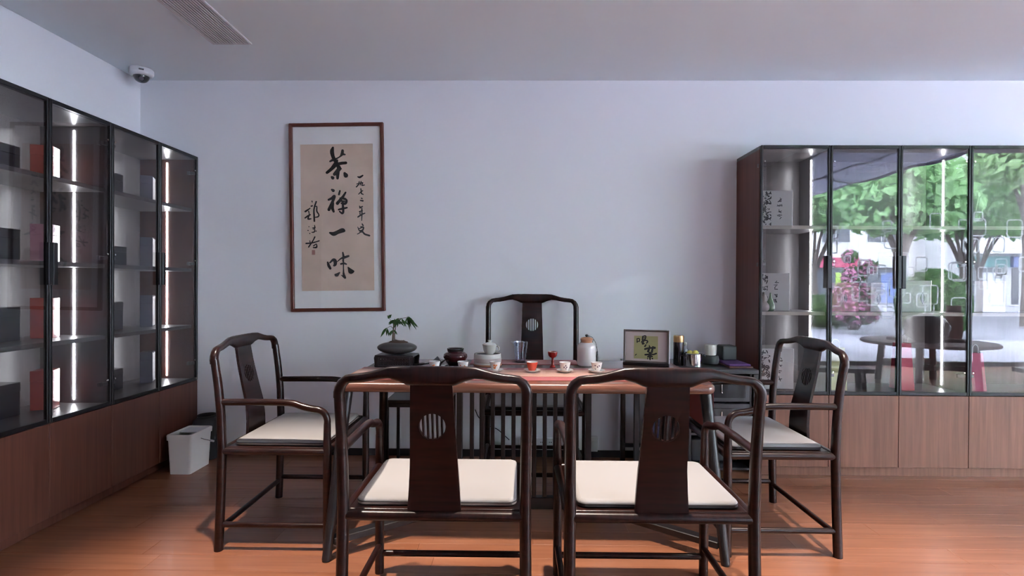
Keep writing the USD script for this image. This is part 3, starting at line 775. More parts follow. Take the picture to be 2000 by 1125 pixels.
single('folded_napkin', tm(m3.Manifold.hull_points(np.array([(-.03, -.03, 0), (.03, -.025, 0), (.034, .03, 0), (-.028, .03, 0), (-.026, -.024, .008), (.026, -.02, .008), (.002, .004, .034)], float)).translate((-.462, 3.02, TZ))), 'console_grey', 'small peaked grey cloth between the bonsai and the maroon pot', 'cloth')

# "drink tea" picture on the table
def small_picture():
    t = thing('table_picture', 'small framed calligraphy of two characters standing at the right end of the table', 'picture', (.706, 2.95, TZ), -17)
    W, H = .246, .186
    lean = -.10
    def lay(m): return moved(m, 0, 0, .010, 0, lean)
    b = .010
    obj('base', cbox(-W / 2 - .001, W / 2 + .001, -.024, .034, 0, .018, .003), 'ebony', t)
    obj('frame_side', lay(cbox(-W / 2, -W / 2 + b, -.010, .012, 0, H)), 'frame_taupe', t)
    obj('frame_side', lay(cbox(W / 2 - b, W / 2, -.010, .012, 0, H)), 'frame_taupe', t)
    obj('frame_top', lay(cbox(-W / 2 + b, W / 2 - b, -.010, .012, H - b, H)), 'frame_taupe', t)
    obj('frame_bottom', lay(cbox(-W / 2 + b, W / 2 - b, -.010, .012, 0, b + .004)), 'frame_taupe', t)
    obj('backing', lay(cbox(-W / 2 + .002, W / 2 + .0015, .012, .045, .002, H - .002)), 'white_plastic', t)
    obj('board', lay(cbox(-W / 2 + b, W / 2 - b, .002, .010, b, H - b, 0)), 'note_board', t)
    obj('paper', lay(cbox(-.0665, .0625, .0012, .0022, .026, .152, 0)), 'khaki_paper', t)
    S = [[(398, 290, 16), (405, 400, 22)], [(395, 275, 18), (450, 262, 16), (492, 285, 18), (480, 370, 18)], [(410, 372, 14), (470, 365, 14)],
         [(600, 190, 20), (590, 300, 26)], [(600, 180, 20), (680, 160, 24), (715, 180, 20), (690, 280, 24)], [(605, 240, 18), (690, 225, 18)], [(600, 305, 22), (690, 290, 22)],
         [(620, 310, 24), (560, 390, 20)], [(580, 370, 20), (680, 330, 18), (760, 330, 24), (775, 380, 24), (740, 420, 20)], [(590, 400, 22), (600, 455, 26), (650, 440, 22)], [(640, 360, 16), (620, 430, 18)], [(720, 480, 20), (685, 540, 30)],
         [(690, 640, 34), (780, 610, 34), (900, 590, 30), (1030, 580, 42)], [(840, 510, 18), (850, 580, 30), (800, 720, 40)], [(970, 540, 24), (950, 640, 34), (930, 740, 36)],
         [(860, 770, 40), (880, 820, 36), (700, 845, 30)], [(870, 800, 34), (980, 825, 26), (1085, 785, 28)], [(880, 830, 34), (870, 920, 38), (872, 1020, 20)], [(830, 890, 30), (790, 920, 24)], [(920, 890, 32), (945, 900, 26)], [(955, 975, 28)], [(785, 985, 22)],
         [(340, 880, 12), (380, 840, 14)]]
    g = strokes(S, .000151, 731, 553)
    m = stand_up(prism(g, 0, .0006)); m.apply_translation((0, .0010, .093))
    obj('brush_writing', lay(m), 'ink', t)
small_picture()

# ------------------------------------------------------------------ big calligraphy scroll on the back wall
def calligraphy():
    PX = 3.70 / 1040
    W, H = .664, 1.318
    t = thing('calligraphy_picture', 'large framed calligraphy scroll hanging on the back wall', 'picture', (0, 0, 0))
    cx, cz = (655.5 - 1013) * PX, 1.2 - (423.5 - 555.3) * PX
    T = trimesh.transformations.translation_matrix((cx, YB - .001, cz)) @ trimesh.transformations.rotation_matrix(-.0155, (0, 1, 0))
    def put(name, m, mt, par=t, sm=False):
        m = m.copy(); m.apply_transform(T); return obj(name, m, mt, par, sm)
    b = .024
    put('frame_stile', rbox(-W / 2, -W / 2 + b, -.028, 0, -H / 2, H / 2, .006, 10), 'frame_wood_upright', sm=40)
    put('frame_stile', rbox(W / 2 - b, W / 2, -.028, 0, -H / 2, H / 2, .006, 10), 'frame_wood_upright', sm=40)
    put('frame_rail', rbox(-W / 2 + .004, W / 2 - .004, -.0275, 0, H / 2 - b, H / 2, .006, 10), 'frame_wood', sm=40)
    put('frame_rail', rbox(-W / 2 + .004, W / 2 - .004, -.0275, 0, -H / 2, -H / 2 + b, .006, 10), 'frame_wood', sm=40)
    put('mat_board', cbox(-W / 2 + b * .6, W / 2 - b * .6, -.010, -.003, -H / 2 + b * .6, H / 2 - b * .6, 0), 'mat_board')
    pp = cbox(-.2555, .2535, -.0115, -.0102, -.5135, .5125, 0)
    paper_ = put('paper', pp, 'rice_paper')
    put('glass', cbox(-W / 2 + b * .8, W / 2 - b * .8, -.0165, -.0150, -H / 2 + b * .8, H / 2 - b * .8, 0), 'picture_glass')
    k1 = lambda S, ox, oy, s: [[(ox + x / s, oy + y / s, r / s) for x, y, r in st] for st in S]
    tea = k1([[(215, 50, 16), (200, 110, 32), (215, 190, 28), (250, 260, 26), (290, 320, 26)], [(170, 268, 14), (215, 245, 20), (270, 225, 12), (330, 190, 12), (360, 150, 24), (368, 100, 22)], [(360, 155, 18), (405, 160, 12)],
              [(285, 250, 14), (250, 320, 34), (190, 390, 26), (120, 445, 22)], [(250, 320, 22), (340, 300, 24), (420, 292, 22)], [(300, 350, 30), (310, 390, 34), (240, 470, 26)], [(300, 400, 26), (290, 470, 28), (288, 535, 20)], [(195, 515, 16), (212, 530, 26)], [(400, 455, 18), (420, 490, 36)], [(300, 385, 22), (345, 385, 12)]], 620, 280, 8.037)
    zen = k1([[(195, 715, 14), (220, 730, 24)], [(145, 875, 16), (200, 850, 22), (235, 820, 24), (220, 880, 22), (150, 1030, 24)], [(215, 930, 20), (205, 1000, 24), (225, 1060, 18)],
              [(325, 735, 14), (310, 790, 16)], [(415, 760, 14), (370, 830, 20), (285, 930, 26)], [(330, 850, 14), (400, 860, 18), (432, 890, 16), (410, 935, 20), (350, 930, 14)], [(320, 890, 14), (400, 900, 12)], [(370, 900, 16), (372, 980, 18), (378, 1060, 18), (360, 1090, 16), (320, 1060, 12)], [(305, 1030, 14), (370, 1015, 18), (435, 1000, 14)]], 620, 280, 8.037)
    one = k1([[(165, 272, 14), (225, 290, 32), (290, 262, 30), (360, 235, 36), (390, 240, 22)]], 620, 420, 8.037)
    taste = k1([[(130, 740, 14), (145, 790, 22), (170, 835, 20)], [(165, 745, 12), (215, 700, 20), (245, 715, 28), (250, 770, 24), (230, 790, 16)],
                [(370, 585, 12), (382, 650, 18)], [(280, 730, 6), (340, 680, 12), (400, 660, 20), (460, 640, 16)], [(385, 660, 16), (370, 720, 12)], [(340, 765, 14), (385, 755, 16), (425, 768, 12)], [(380, 700, 10), (380, 860, 9), (385, 940, 18), (405, 985, 16), (345, 940, 5)], [(320, 900, 8), (275, 940, 26), (250, 935, 14)], [(455, 820, 10), (480, 860, 28), (500, 885, 38), (545, 880, 10)]], 620, 420, 8.037)
    date = k1([[(125, 110, 8), (160, 118, 16), (205, 90, 12)], [(150, 185, 8), (140, 230, 10), (105, 270, 10)], [(110, 225, 7), (160, 210, 8)], [(180, 185, 9), (165, 240, 8)], [(170, 215, 9), (205, 205, 9), (190, 245, 8), (230, 240, 9)],
               [(175, 300, 9), (182, 345, 10), (185, 375, 10), (212, 388, 9)], [(140, 385, 7), (180, 345, 9), (205, 330, 8)], [(185, 450, 10), (198, 455, 8)], [(170, 485, 10), (205, 490, 14)],
               [(155, 575, 9), (165, 600, 12)], [(160, 600, 12), (200, 580, 10)], [(150, 660, 8), (200, 645, 9)], [(130, 745, 12), (190, 705, 12), (240, 685, 8)], [(190, 610, 10), (192, 700, 10), (188, 800, 7)], [(165, 660, 8), (160, 700, 8)],
               [(195, 855, 9), (210, 880, 12)], [(125, 905, 6), (150, 960, 9), (185, 985, 10)], [(150, 930, 8), (215, 905, 10), (205, 950, 12), (150, 1000, 8), (120, 1015, 7)], [(165, 960, 8), (215, 950, 8)], [(190, 960, 12), (235, 1015, 14), (310, 1040, 14)], [(170, 900, 8), (200, 900, 8)]], 680, 330, 8.037)
    sig = k1([[(218, 100, 10), (222, 115, 9)], [(205, 185, 12), (225, 180, 10)], [(105, 275, 16), (150, 245, 12), (185, 220, 8)], [(100, 385, 12), (150, 350, 14), (190, 330, 10)], [(160, 270, 9), (170, 330, 8), (150, 400, 14), (200, 400, 10)], [(290, 110, 14), (262, 190, 12), (250, 260, 12), (255, 350, 14), (258, 440, 14)], [(262, 195, 8), (300, 190, 8), (300, 270, 12), (335, 330, 10), (320, 365, 12), (270, 375, 8)],
              [(165, 535, 9)], [(150, 598, 10)], [(180, 650, 10)], [(262, 510, 7), (265, 560, 9), (235, 575, 8)], [(225, 555, 7), (275, 545, 7)], [(265, 580, 8), (255, 625, 10), (215, 630, 8)], [(285, 610, 12)],
              [(265, 710, 12), (235, 770, 10), (160, 880, 12)], [(115, 820, 12), (190, 815, 12), (280, 795, 10), (340, 775, 10)], [(245, 860, 10), (290, 830, 8), (295, 885, 14), (240, 890, 10)], [(180, 775, 8), (190, 830, 8)]], 580, 380, 8.65)
    dr = .0109 * 0 + .0155
    for nm, S in (('brush_character', tea), ('brush_character', zen), ('brush_character', one), ('brush_character', taste), ('date_column', date), ('signature_column', sig)):
        g = strokes(S, PX, 655.5, 423.5, -.0109)
        m = stand_up(prism(g, .0116, .0121))
        put(nm, m, 'ink', paper_)
    g = strokes([[(608, 491, 3.2), (608, 494, 3.2)]], PX, 655.5, 423.5, -.0109)
    put('seal', stand_up(prism(g.envelope, .0116, .0120)), 'seal_red', paper_)
calligraphy()

# ------------------------------------------------------------------ console and its things, right of the table
def console():
    t = thing('side_console', 'low black and grey side console with drawers between table and right cabinet', 'console', (0, 0, 0))
    x0, x1, y0, y1, z = .70, 1.44, 3.20, 3.66, .70
    obj('top', cbox(x0, x1, y0, y1, z - .026, z, .003), 'console_grey', t)
    for x in (x0, x1 - .03):
        for y in (y0 + .005, y1 - .035):
            obj('leg', cbox(x, x + .03, y, y + .03, 0, z - .026, .002), 'console_black', t)
    cx = 1.03
    obj('drawer_case', cat_(cbox(cx, cx + .016, y0 + .02, y1 - .01, .09, z - .026), cbox(x1 - .046, x1 - .03, y0 + .02, y1 - .01, .09, z - .026), cbox(cx, x1 - .03, y1 - .02, y1 - .006, .09, z - .026), cbox(cx, x1 - .03, y0 + .02, y1 - .01, .30, .316), cbox(cx, x1 - .03, y0 + .02, y1 - .01, .09, .106)), 'console_black', t)
    for za, zb in ((.505, .662), (.33, .493)):
        d = obj('drawer', cbox(cx + .018, x1 - .048, y0 + .012, y0 + .32, za, zb, .003), 'console_grey', t)
        obj('drawer_panel', cbox(cx + .045, x1 - .075, y0 + .008, y0 + .014, za + .026, zb - .026, .002), 'console_black', d)
        xm = (cx + x1 - .03) / 2
        obj('pendant_pull', cat_(rod((xm, y0 + .002, zb - .045), (xm, y0 + .002, zb - .095), .004, n=10), lathe([(0, 0), (.006, .003), (.004, .010), (0, .012)], 10, (xm, y0 + .002, zb - .105))), 'steel', d, 50)
    obj('lower_rail', cbox(x0 + .03, cx, y1 - .03, y1 - .012, .1, .125), 'console_black', t)
console()

def flask():
    t = thing('vacuum_flask', 'black vacuum flask with a gold cap on the side console', 'flask', (1.014, 3.38, .70))
    obj('body', lathe([(0, 0), (.031, 0), (.033, .003), (.033, .138), (.0318, .146), (0, .146)], 32), 'flask_black', t, 40)
    obj('cap', lathe([(0, .146), (.031, .146), (.0322, .150), (.0322, .180), (.030, .187), (0, .188)], 32), 'gold_cap', t, 40)
flask()
def steel_pot():
    t = thing('steel_pot', 'small shiny steel pot with fruit inside beside the black flask', 'pot', (1.09, 3.33, .70))
    obj('body', lathe([(0, 0), (.050, 0), (.053, .003), (.053, .078), (.056, .081), (.0545, .084), (.051, .080), (.051, .006), (0, .006)], 36), 'steel', t, 40)
    for sx in (-1, 1):
        P = spline([(sx * .052, -.014, .066), (sx * .068, -.012, .067), (sx * .070, 0, .067), (sx * .068, .012, .067), (sx * .052, .014, .066)], 4)
        obj('handle', sweep(P, np.full(len(P), .003), side=(0, 0, 1), n=8), 'dark_plastic', t, 50)
    return t
steel_pot()
for k, (dx, dy, rr) in enumerate(((.012, -.005, .020), (-.018, .010, .018))):
    m = trimesh.creation.icosphere(2, rr); m.apply_scale((1, .8, .95)); m.apply_translation((1.09 + dx, 3.33 + dy, .782))
    single('lemon', m, 'yellow_peel', ('larger' if k == 0 else 'smaller') + ' yellow fruit lying in the small steel pot', 'fruit', 'fruit in the steel pot', smooth=60)
def glass_bottle():
    t = thing('glass_bottle', 'small clear glass bottle with a stopper behind the steel pot', 'bottle', (1.10, 3.52, .70))
    obj('body', lathe([(0, 0), (.024, 0), (.026, .004), (.026, .075), (.012, .095), (.010, .112), (.008, .112), (.0095, .094), (.0235, .074), (.0235, .006), (0, .006)], 24), 'pitcher_glass', t, 40)
    obj('stopper', lathe([(0, .108), (.007, .108), (.010, .114), (.011, .124), (.006, .131), (0, .132)], 16), 'celadon_light', t, 40)
glass_bottle()
def tea_jar():
    t = thing('tea_jar', 'squat dark glass jar with a pale frosted lid on the side console', 'jar', (1.235, 3.44, .70))
    obj('body', lathe([(0, 0), (.046, 0), (.052, .006), (.054, .030), (.050, .052), (.044, .058), (0, .058)], 32), 'speaker_grey', t, 40)
    obj('lid', lathe([(0, .058), (.034, .058), (.036, .064), (.039, .118), (.036, .125), (.030, .127), (0, .127)], 32), 'celadon_light', t, 40)
tea_jar()
single('black_speaker', rbox(1.318, 1.412, 3.45, 3.56, .721, .815, .012, 14), 'speaker_grey', 'small dark rounded speaker box beside the right cabinet', 'speaker', smooth=40)
single('wooden_tray', cbox(1.29, 1.436, 3.27, 3.60, .700, .708, .002), 'table_wood', 'thin dark tray under the purple cloth on the side console', 'tray')
single('purple_cloth', rbox(1.296, 1.43, 3.285, 3.585, .708, .7215, .006, 10), 'purple_cloth', 'folded purple cloth at the right end of the side console', 'cloth', smooth=40)
single('blue_box', cbox(1.03 - .19, 1.03 - .06, 3.42, 3.60, .0, .30, .003), 'blue_paper', 'blue paper box standing on the floor under the side console', 'box')
single('black_bag', rbox(1.06, 1.36, 3.30, 3.6, .107, .26, .02, 10), 'console_black', 'black packet on the lower shelf of the side console', 'bag', smooth=40)

def low_stool():
    t = thing('low_stool', 'low black metal framed stool behind the left end of the table', 'stool', (0, 0, 0))
    x0, x1, y0, y1, z = -.815, -.42, 3.26, 3.58, .49
    for x in (x0, x1 - .018):
        for y in (y0, y1 - .018):
            obj('leg', cbox(x, x + .018, y, y + .018, 0, z - .02), 'black_metal', t)
    obj('seat', cbox(x0, x1, y0, y1, z - .02, z, .003), 'console_black', t)
    obj('rail', cbox(x0 + .018, x1 - .018, y0 + .002, y0 + .016, z - .045, z - .02), 'black_metal', t)
    obj('rail', cbox(x0 + .018, x1 - .018, y0 + .002, y0 + .016, .05, .068), 'black_metal', t)
low_stool()

def power_strip():
    t = thing('power_strip', 'white socket strip on the back wall behind the table slats', 'power strip', (.165, YB, .110))
    obj('housing', cbox(-.16, .16, -.035, -.0005, -.028, .028, .003), 'white_plastic', t)
    for k in range(5):
        xk = -.12 + .06 * k
        for dx in (-.006, .006):
            obj('socket_hole', cbox(xk + dx - .0022, xk + dx + .0022, -.0358, -.033, -.004, .004, 0), 'dark_hole', t)
power_strip()
single('wall_socket', cat_(cbox(.505, .555, YB - .03, YB - .0005, .045, .150, .003), cbox(.515, .545, YB - .033, YB - .0295, .085, .120, .001)), 'white_plastic', 'small white plug box low on the back wall beside the slats', 'socket')
P = spline([(-.30, YB - .02, .33), (-.27, YB - .016, .27), (-.20, YB - .015, .215), (-.14, YB - .015, .19), (-.06, YB - .02, .12)], 6)
single('black_cable', sweep(P, np.full(len(P), .003), side=(0, 1, 0), n=6), 'dark_plastic', 'thin black cable running down the wall behind the table', 'cable', smooth=60)

# ------------------------------------------------------------------ bin and vase, left
def bin_():
    t = thing('waste_bin', 'white plastic lidded waste bin with a wire handle beside the left cabinet', 'waste bin', (-2.125, 3.42, 0))
    w, d, h = .066, .106, .250
    ex = .009
    hp = m3.Manifold.hull_points
    def ringpts(a, b, z, r=.014): return [(x, y, z) for x, y in sbox(-a, -b, a, b).buffer(-r).buffer(r, 5).exterior.coords[:-1]]
    out = hp(np.array(ringpts(w, d, .0) + ringpts(w + ex, d + ex, h - .03)))
    inn = hp(np.array(ringpts(w - .004, d - .004, .006) + ringpts(w + ex - .004, d + ex - .004, h)))
    obj('body', tm(out - inn), 'ivory_plastic', t, 40)
    rim = hp(np.array(ringpts(w + ex + .005, d + ex + .005, h - .034) + ringpts(w + ex + .006, d + ex + .006, h - .006) + ringpts(w + ex + .003, d + ex + .003, h))) - hp(np.array(ringpts(w + ex - .006, d + ex - .006, h - .05) + ringpts(w + ex - .006, d + ex - .006, h + .01)))
    obj('rim', tm(rim), 'ivory_plastic', t, 40)
    obj('inner_flap', cbox(-w - ex + .006, w + ex - .006, .0, d + ex - .007, h - .016, h - .010, .001), 'white_plastic', t)
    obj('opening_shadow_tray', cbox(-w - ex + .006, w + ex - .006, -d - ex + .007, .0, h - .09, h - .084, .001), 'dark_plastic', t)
    P = spline([(w + ex + .007, -.02, h - .045), (w + ex + .014, .02, h - .065), (w + ex + .020, .065, h - .085), (w + ex + .020, .090, h - .095)], 5)
    hd = obj('handle', sweep(P, np.full(len(P), .0025), side=(1, 0, 0), n=8), 'steel', t, 50)
    obj('grip', rod((w + ex + .019, .068, h - .086), (w + ex + .021, .100, h - .099), .007, n=12), 'white_plastic', hd, 50)
bin_()
vase = thing('floor_vase', 'dark round-shouldered floor vase in the corner behind the white bin', 'vase', (-2.135, 3.63, 0))
obj('body', lathe([(0, 0), (.058, 0), (.064, .004), (.068, .04), (.080, .12), (.0925, .195), (.0935, .230), (.085, .262), (.066, .281), (.056, .287), (.058, .294), (.062, .297), (.060, .300), (.053, .299), (.050, .290), (.056, .28), (.080, .25), (.083, .2), (.06, .06), (0, .02)], 44), 'dark_clay', vase, 40)
obj('rim', lathe([(.0555, .2865), (.0625, .2955), (.0628, .2995), (.0595, .3018), (.0535, .3005), (.0555, .2865)], 44), 'dark_clay', vase, 40)

# ------------------------------------------------------------------ things in the left cabinet
def gift_box(name, label, m, x1, y1, w, d, z0, h, rot, group, front=None):
    """w along the cabinet, d deep; (x1, y1) is the near front corner"""
    a, b = d / 2, w / 2
    t = thing(name, label, 'box', (x1 - a, y1 + b, z0), rot, group)
    obj('box', cbox(-a, a, -b, b, 0, h * .72, .0015), m, t)
    obj('lid', cbox(-a - .0006, a + .0006, -b - .0006, b + .0006, h * .722, h, .0015), m, t)
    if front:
        obj('led_glare_panel', cbox(a + .0006, a + .0016, -b * .9, b * .9, h * .04, h * .96, 0), front, t)
    return t
ZSH = [.5372, .9112, 1.3062, 1.7262]
names = ['lowest', 'second lowest', 'second highest', 'top']
for k, z in enumerate(ZSH):
    hh = [.205, .21, .20, .19][k]
    gift_box('gift_box', f'glossy red upright gift box on the {names[k]} shelf of the left cabinet', 'red_box' if k != 2 else 'pink_box', -2.45, 2.735, .085, .095, z, hh, 22, 'red gift boxes in the left cabinet')
    gift_box('gift_box', f'wide black box on the {names[k]} shelf, nearest the picture left edge', 'black_box', -2.50, 2.42, .22, .11, z, hh * .80, 0, 'wide black boxes in the left cabinet')
    gift_box('gift_box', f'slate box with painted LED glare on the {names[k]} shelf of the left cabinet', 'slate_box', -2.46, 3.50, .10, .07, z, hh, 26, 'slate boxes in the left cabinet', 'white_box')  # white front paints the LED strip's reflection on the slate box
    gift_box('gift_box', f'small black box left of the slate box on the {names[k]} shelf', 'black_box', -2.50, 3.17, .165 + .03 * (k == 2), .09, z, hh * (.62 + .2 * (k % 2)), 0, 'small black boxes in the left cabinet')

# ------------------------------------------------------------------ things in the right cabinet
RZ = [.537, 1.042, 1.587]
def brush_column(seed, n, w, h):
    r = np.random.default_rng(seed); S = []
    for k in range(n):
        yb_ = k * 10
        for q in range(4):
            x, y = r.uniform(-2.5, 2.5), yb_ + r.uniform(1, 8)
            a = r.choice([0, 0, PI / 2, .9, -.9]) + r.normal(0, .15); L = r.uniform(1.5, 3.2)
            S.append([(x - L * math.cos(a), y - L * math.sin(a), .45), (x + L * math.cos(a), y + L * math.sin(a), .7)])
    return strokes(S, h / (n * 10), 0, n * 5)
def painted_box(label, x0, x1, y0, y1, z0, h, seed):
    t = thing('tea_box', label, 'box', ((x0 + x1) / 2, (y0 + y1) / 2, z0), 0, 'white tea boxes in the right cabinet')
    a, b = (x1 - x0) / 2, (y1 - y0) / 2
    obj('carton', cbox(-a, a, -b, b, 0, h, .0015), 'white_box', t)
    r = np.random.default_rng(seed)
    blobs = []
    for k in range(80):
        c = (-a + .002 + r.uniform(0, .08), r.uniform(.012, h - .012))
        blobs.append(shapely.affinity.rotate(shapely.affinity.scale(Point(*c).buffer(1, 4), r.uniform(.005, .018), r.uniform(.0015, .006)), r.uniform(-80, 80), origin='center'))
    g = shapely.union_all(blobs).intersection(sbox(-a + .001, .004, -a + .080, h - .004)).buffer(0).simplify(.0006)
    m = stand_up(prism(g, 0, .0004)); m.apply_translation((0, -b - .0002, 0))
    obj('ink_painting', m, 'paint_ink', t)
    g = brush_column(seed + 1, 4, .02, h * .62)
    m = stand_up(prism(g, 0, .0004)); m.apply_translation((.022, -b - .0002, h * .5))
    obj('brush_writing', m, 'paint_ink', t)
    return t
painted_box('white tea box with an ink painting on the upper shelf of the right cabinet', 1.548, 1.765, 3.46, 3.68, RZ[2], .232, 3)
painted_box('white tea box with brush lettering behind the pale green vase', 1.548, 1.77, 3.50, 3.69, RZ[1], .245, 7)
painted_box('white tea box with an ink painting on the bottom shelf behind the right-hand chair', 1.548, 1.78, 3.46, 3.68, RZ[0], .262, 9)
g0 = thing('green_vase', 'small pale green teardrop vase on the middle shelf of the right cabinet', 'vase', (1.612, 3.43, RZ[1]))
obj('body', lathe([(0, 0), (.014, 0), (.022, .006), (.0265, .022), (.024, .042), (.016, .066), (.008, .088), (.0042, .110), (.0045, .118), (.003, .118), (.003, .1), (0, .09)], 28), 'jade_green', g0, 40)
g1 = thing('white_gourd', 'white gourd shaped bottle beside the green vase in the right cabinet', 'bottle', (1.567, 3.415, RZ[1]))
obj('body', lathe([(0, 0), (.018, 0), (.028, .010), (.031, .026), (.027, .044), (.016, .058), (.013, .068), (.0155, .084), (.012, .098), (.006, .108), (.005, .118), (.0075, .122), (.004, .123), (0, .118)], 28), 'porcelain', g1, 40)
def leaf_emblem(s):
    return Polygon([(0, -s), (s * .35, -s * .35), (s * .4, .1 * s), (0, s), (-s * .4, .1 * s), (-s * .35, -s * .35)]).difference(sbox(-.04 * s, -.8 * s, .04 * s, .7 * s))
def leaf_box(label, x0, x1, y0, y1, z0, h, m='white_box', es=.035, ex=0.0):
    t = thing('tea_box', label, 'box', ((x0 + x1) / 2, (y0 + y1) / 2, z0), 0, 'leaf tea boxes in the right cabinet')
    a, b = (x1 - x0) / 2, (y1 - y0) / 2
    obj('carton', cbox(-a, a, -b, b, 0, h * .85, .0015), m, t)
    obj('lid', cbox(-a - .001, a + .001, -b - .001, b + .001, h * .85, h, .0015), m, t)
    e = stand_up(prism(leaf_emblem(es), 0, .0005)); e.apply_translation((ex, -b - .0003, h * .45))
    obj('leaf_emblem', e, 'grey_metal', t)
leaf_box('pinkish leaf box on the middle shelf of the right cabinet', 2.03, 2.20, 3.47, 3.66, RZ[1], .185, 'rose_paper', .03)
leaf_box('white box with a grey leaf emblem at the right of the second right-cabinet door', 2.255, 2.36, 3.44, 3.64, RZ[1], .185)
leaf_box('wide white box with a leaf emblem, lower of the stacked pair at right', 2.41, 2.64, 3.44, 3.66, RZ[1], .20, 'white_box', .04, .06)
leaf_box('tall white box with a leaf emblem, upper of the stacked pair at right', 2.42, 2.51, 3.46, 3.62, RZ[1] + .20, .185)
leaf_box('wide white box on the middle shelf behind the fourth right-cabinet door', 2.92, 3.12, 3.45, 3.66, RZ[1], .20)
def paper_bag(label, m, x0, x1, y0, y1, h, panel=None):
    t = thing('paper_bag', label, 'bag', ((x0 + x1) / 2, (y0 + y1) / 2, RZ[0]), 0, 'paper bags on the cabinet bottom')
    a, b = (x1 - x0) / 2, (y1 - y0) / 2
    obj('body', tm(m3.Manifold.hull_points(np.array([(sx * a, sy * b, 0) for sx in (-1, 1) for sy in (-1, 1)] + [(sx * a, sy * b * .45, h) for sx in (-1, 1) for sy in (-1, 1)], float))), m, t)
    P = spline([(-a * .4, -b * .4, h - .002), (-a * .35, -b * .4, h + .04), (0, -b * .4, h + .055), (a * .35, -b * .4, h + .04), (a * .4, -b * .4, h - .002)], 4)
    obj('handle', sweep(P, np.full(len(P), .002), side=(0, 1, 0), n=6), 'decal_white', t)
    if panel:
        q = cbox(-a * .8, a * .8, -.0006, .0006, h * .25, h * .5, 0)
        obj('panel', moved(q, 0, -b * .8 - .001, 0, 0, math.atan2(b * .55, h) * -1), panel, t)
paper_bag('pale yellow paper bag at the cabinet bottom behind the right-hand chair', 'yellow_paper', 1.985, 2.105, 3.43, 3.53, .27)
paper_bag('crimson paper bag at the bottom behind the third right-cabinet door', 'crimson_paper', 2.46, 2.54, 3.44, 3.56, .30)
paper_bag('red and white paper bag at the bottom behind the fourth right-cabinet door', 'sign_red', 2.90, 2.99, 3.43, 3.55, .24, 'decal_white')

# ------------------------------------------------------------------ shop front (reflected in the right cabinet's glass)
dr_ = thing('added_door_1', 'added unseen glazed door behind the viewer, gives fill daylight', None, (0, 0, 0), 0, None, 'structure')  # added out of view, sized and tinted to let in fill daylight
obj('frame', cat_(cbox(2.6, 2.66, YR - .09, YR - .02, 0, 2.2), cbox(3.54, 3.6, YR - .09, YR - .02, 0, 2.2), cbox(2.66, 3.54, YR - .09, YR - .02, 2.13, 2.2), cbox(2.66, 3.54, YR - .09, YR - .02, 0, .12)), 'black_metal', dr_)
obj('pane', cbox(2.66, 3.54, YR - .060, YR - .052, .12, 2.13, 0), 'fill_door_glass', dr_)
wn = thing('window_1', 'full-height glazed shop front with white rounded-square decals', None, (0, 0, 0), 0, None, 'structure')
for x in (XJ + .145, 8.55, XR - .03):
    obj('mullion', cbox(x - .025, x + .025, YF - .04, YF + .02, 0, ZH, .003), 'black_metal', wn)
obj('sill', cbox(XJ + .12, XR, YF - .05, YF + .03, 0, .06, .003), 'black_metal', wn)
for xa, xb in ((XJ + .17, 8.525), (8.575, XR - .055)):
    obj('pane', cbox(xa, xb, YF - .012, YF - .004, .06, ZH, 0), 'shop_glass', wn)
r = np.random.default_rng(8)
for k in range(46):
    s = r.choice([.11, .15, .19, .25]); x = r.uniform(4.75, 7.9); z = r.uniform(.78, 2.3)
    o_ = sbox(-s / 2, -s / 2 * r.uniform(.9, 1.5), s / 2, s / 2 * r.uniform(.9, 1.3)); o_ = o_.buffer(-s * .22).buffer(s * .22, 5)
    m = stand_up(prism(o_.difference(o_.buffer(-.020)), 0, .001)); m.apply_translation((x, YF - .0025, z))
    obj('decal', m, 'frosted_film', wn)

# ------------------------------------------------------------------ the street outside (seen in the reflection)
def st(name, mesh, m, label): return tag(obj(name, mesh, m), label, None, None, 'structure')
st('pavement', cat_(cbox(XJ + .12, 60, -5.6, YF - .05, -.1, -.002, 0), cbox(-40, XJ + .12, -5.6, YR - .12, -.1, -.002, 0)), 'paving', 'pale paved terrace outside the shop front')
st('road', cbox(-40, 90, -20, -5.6, -.2, -.10, 0), 'asphalt', 'pale grey street outside')
st('far_pavement', cbox(-40, 90, -60, -20, -.2, -.02, 0), 'paving', 'pavement on the far side of the street')

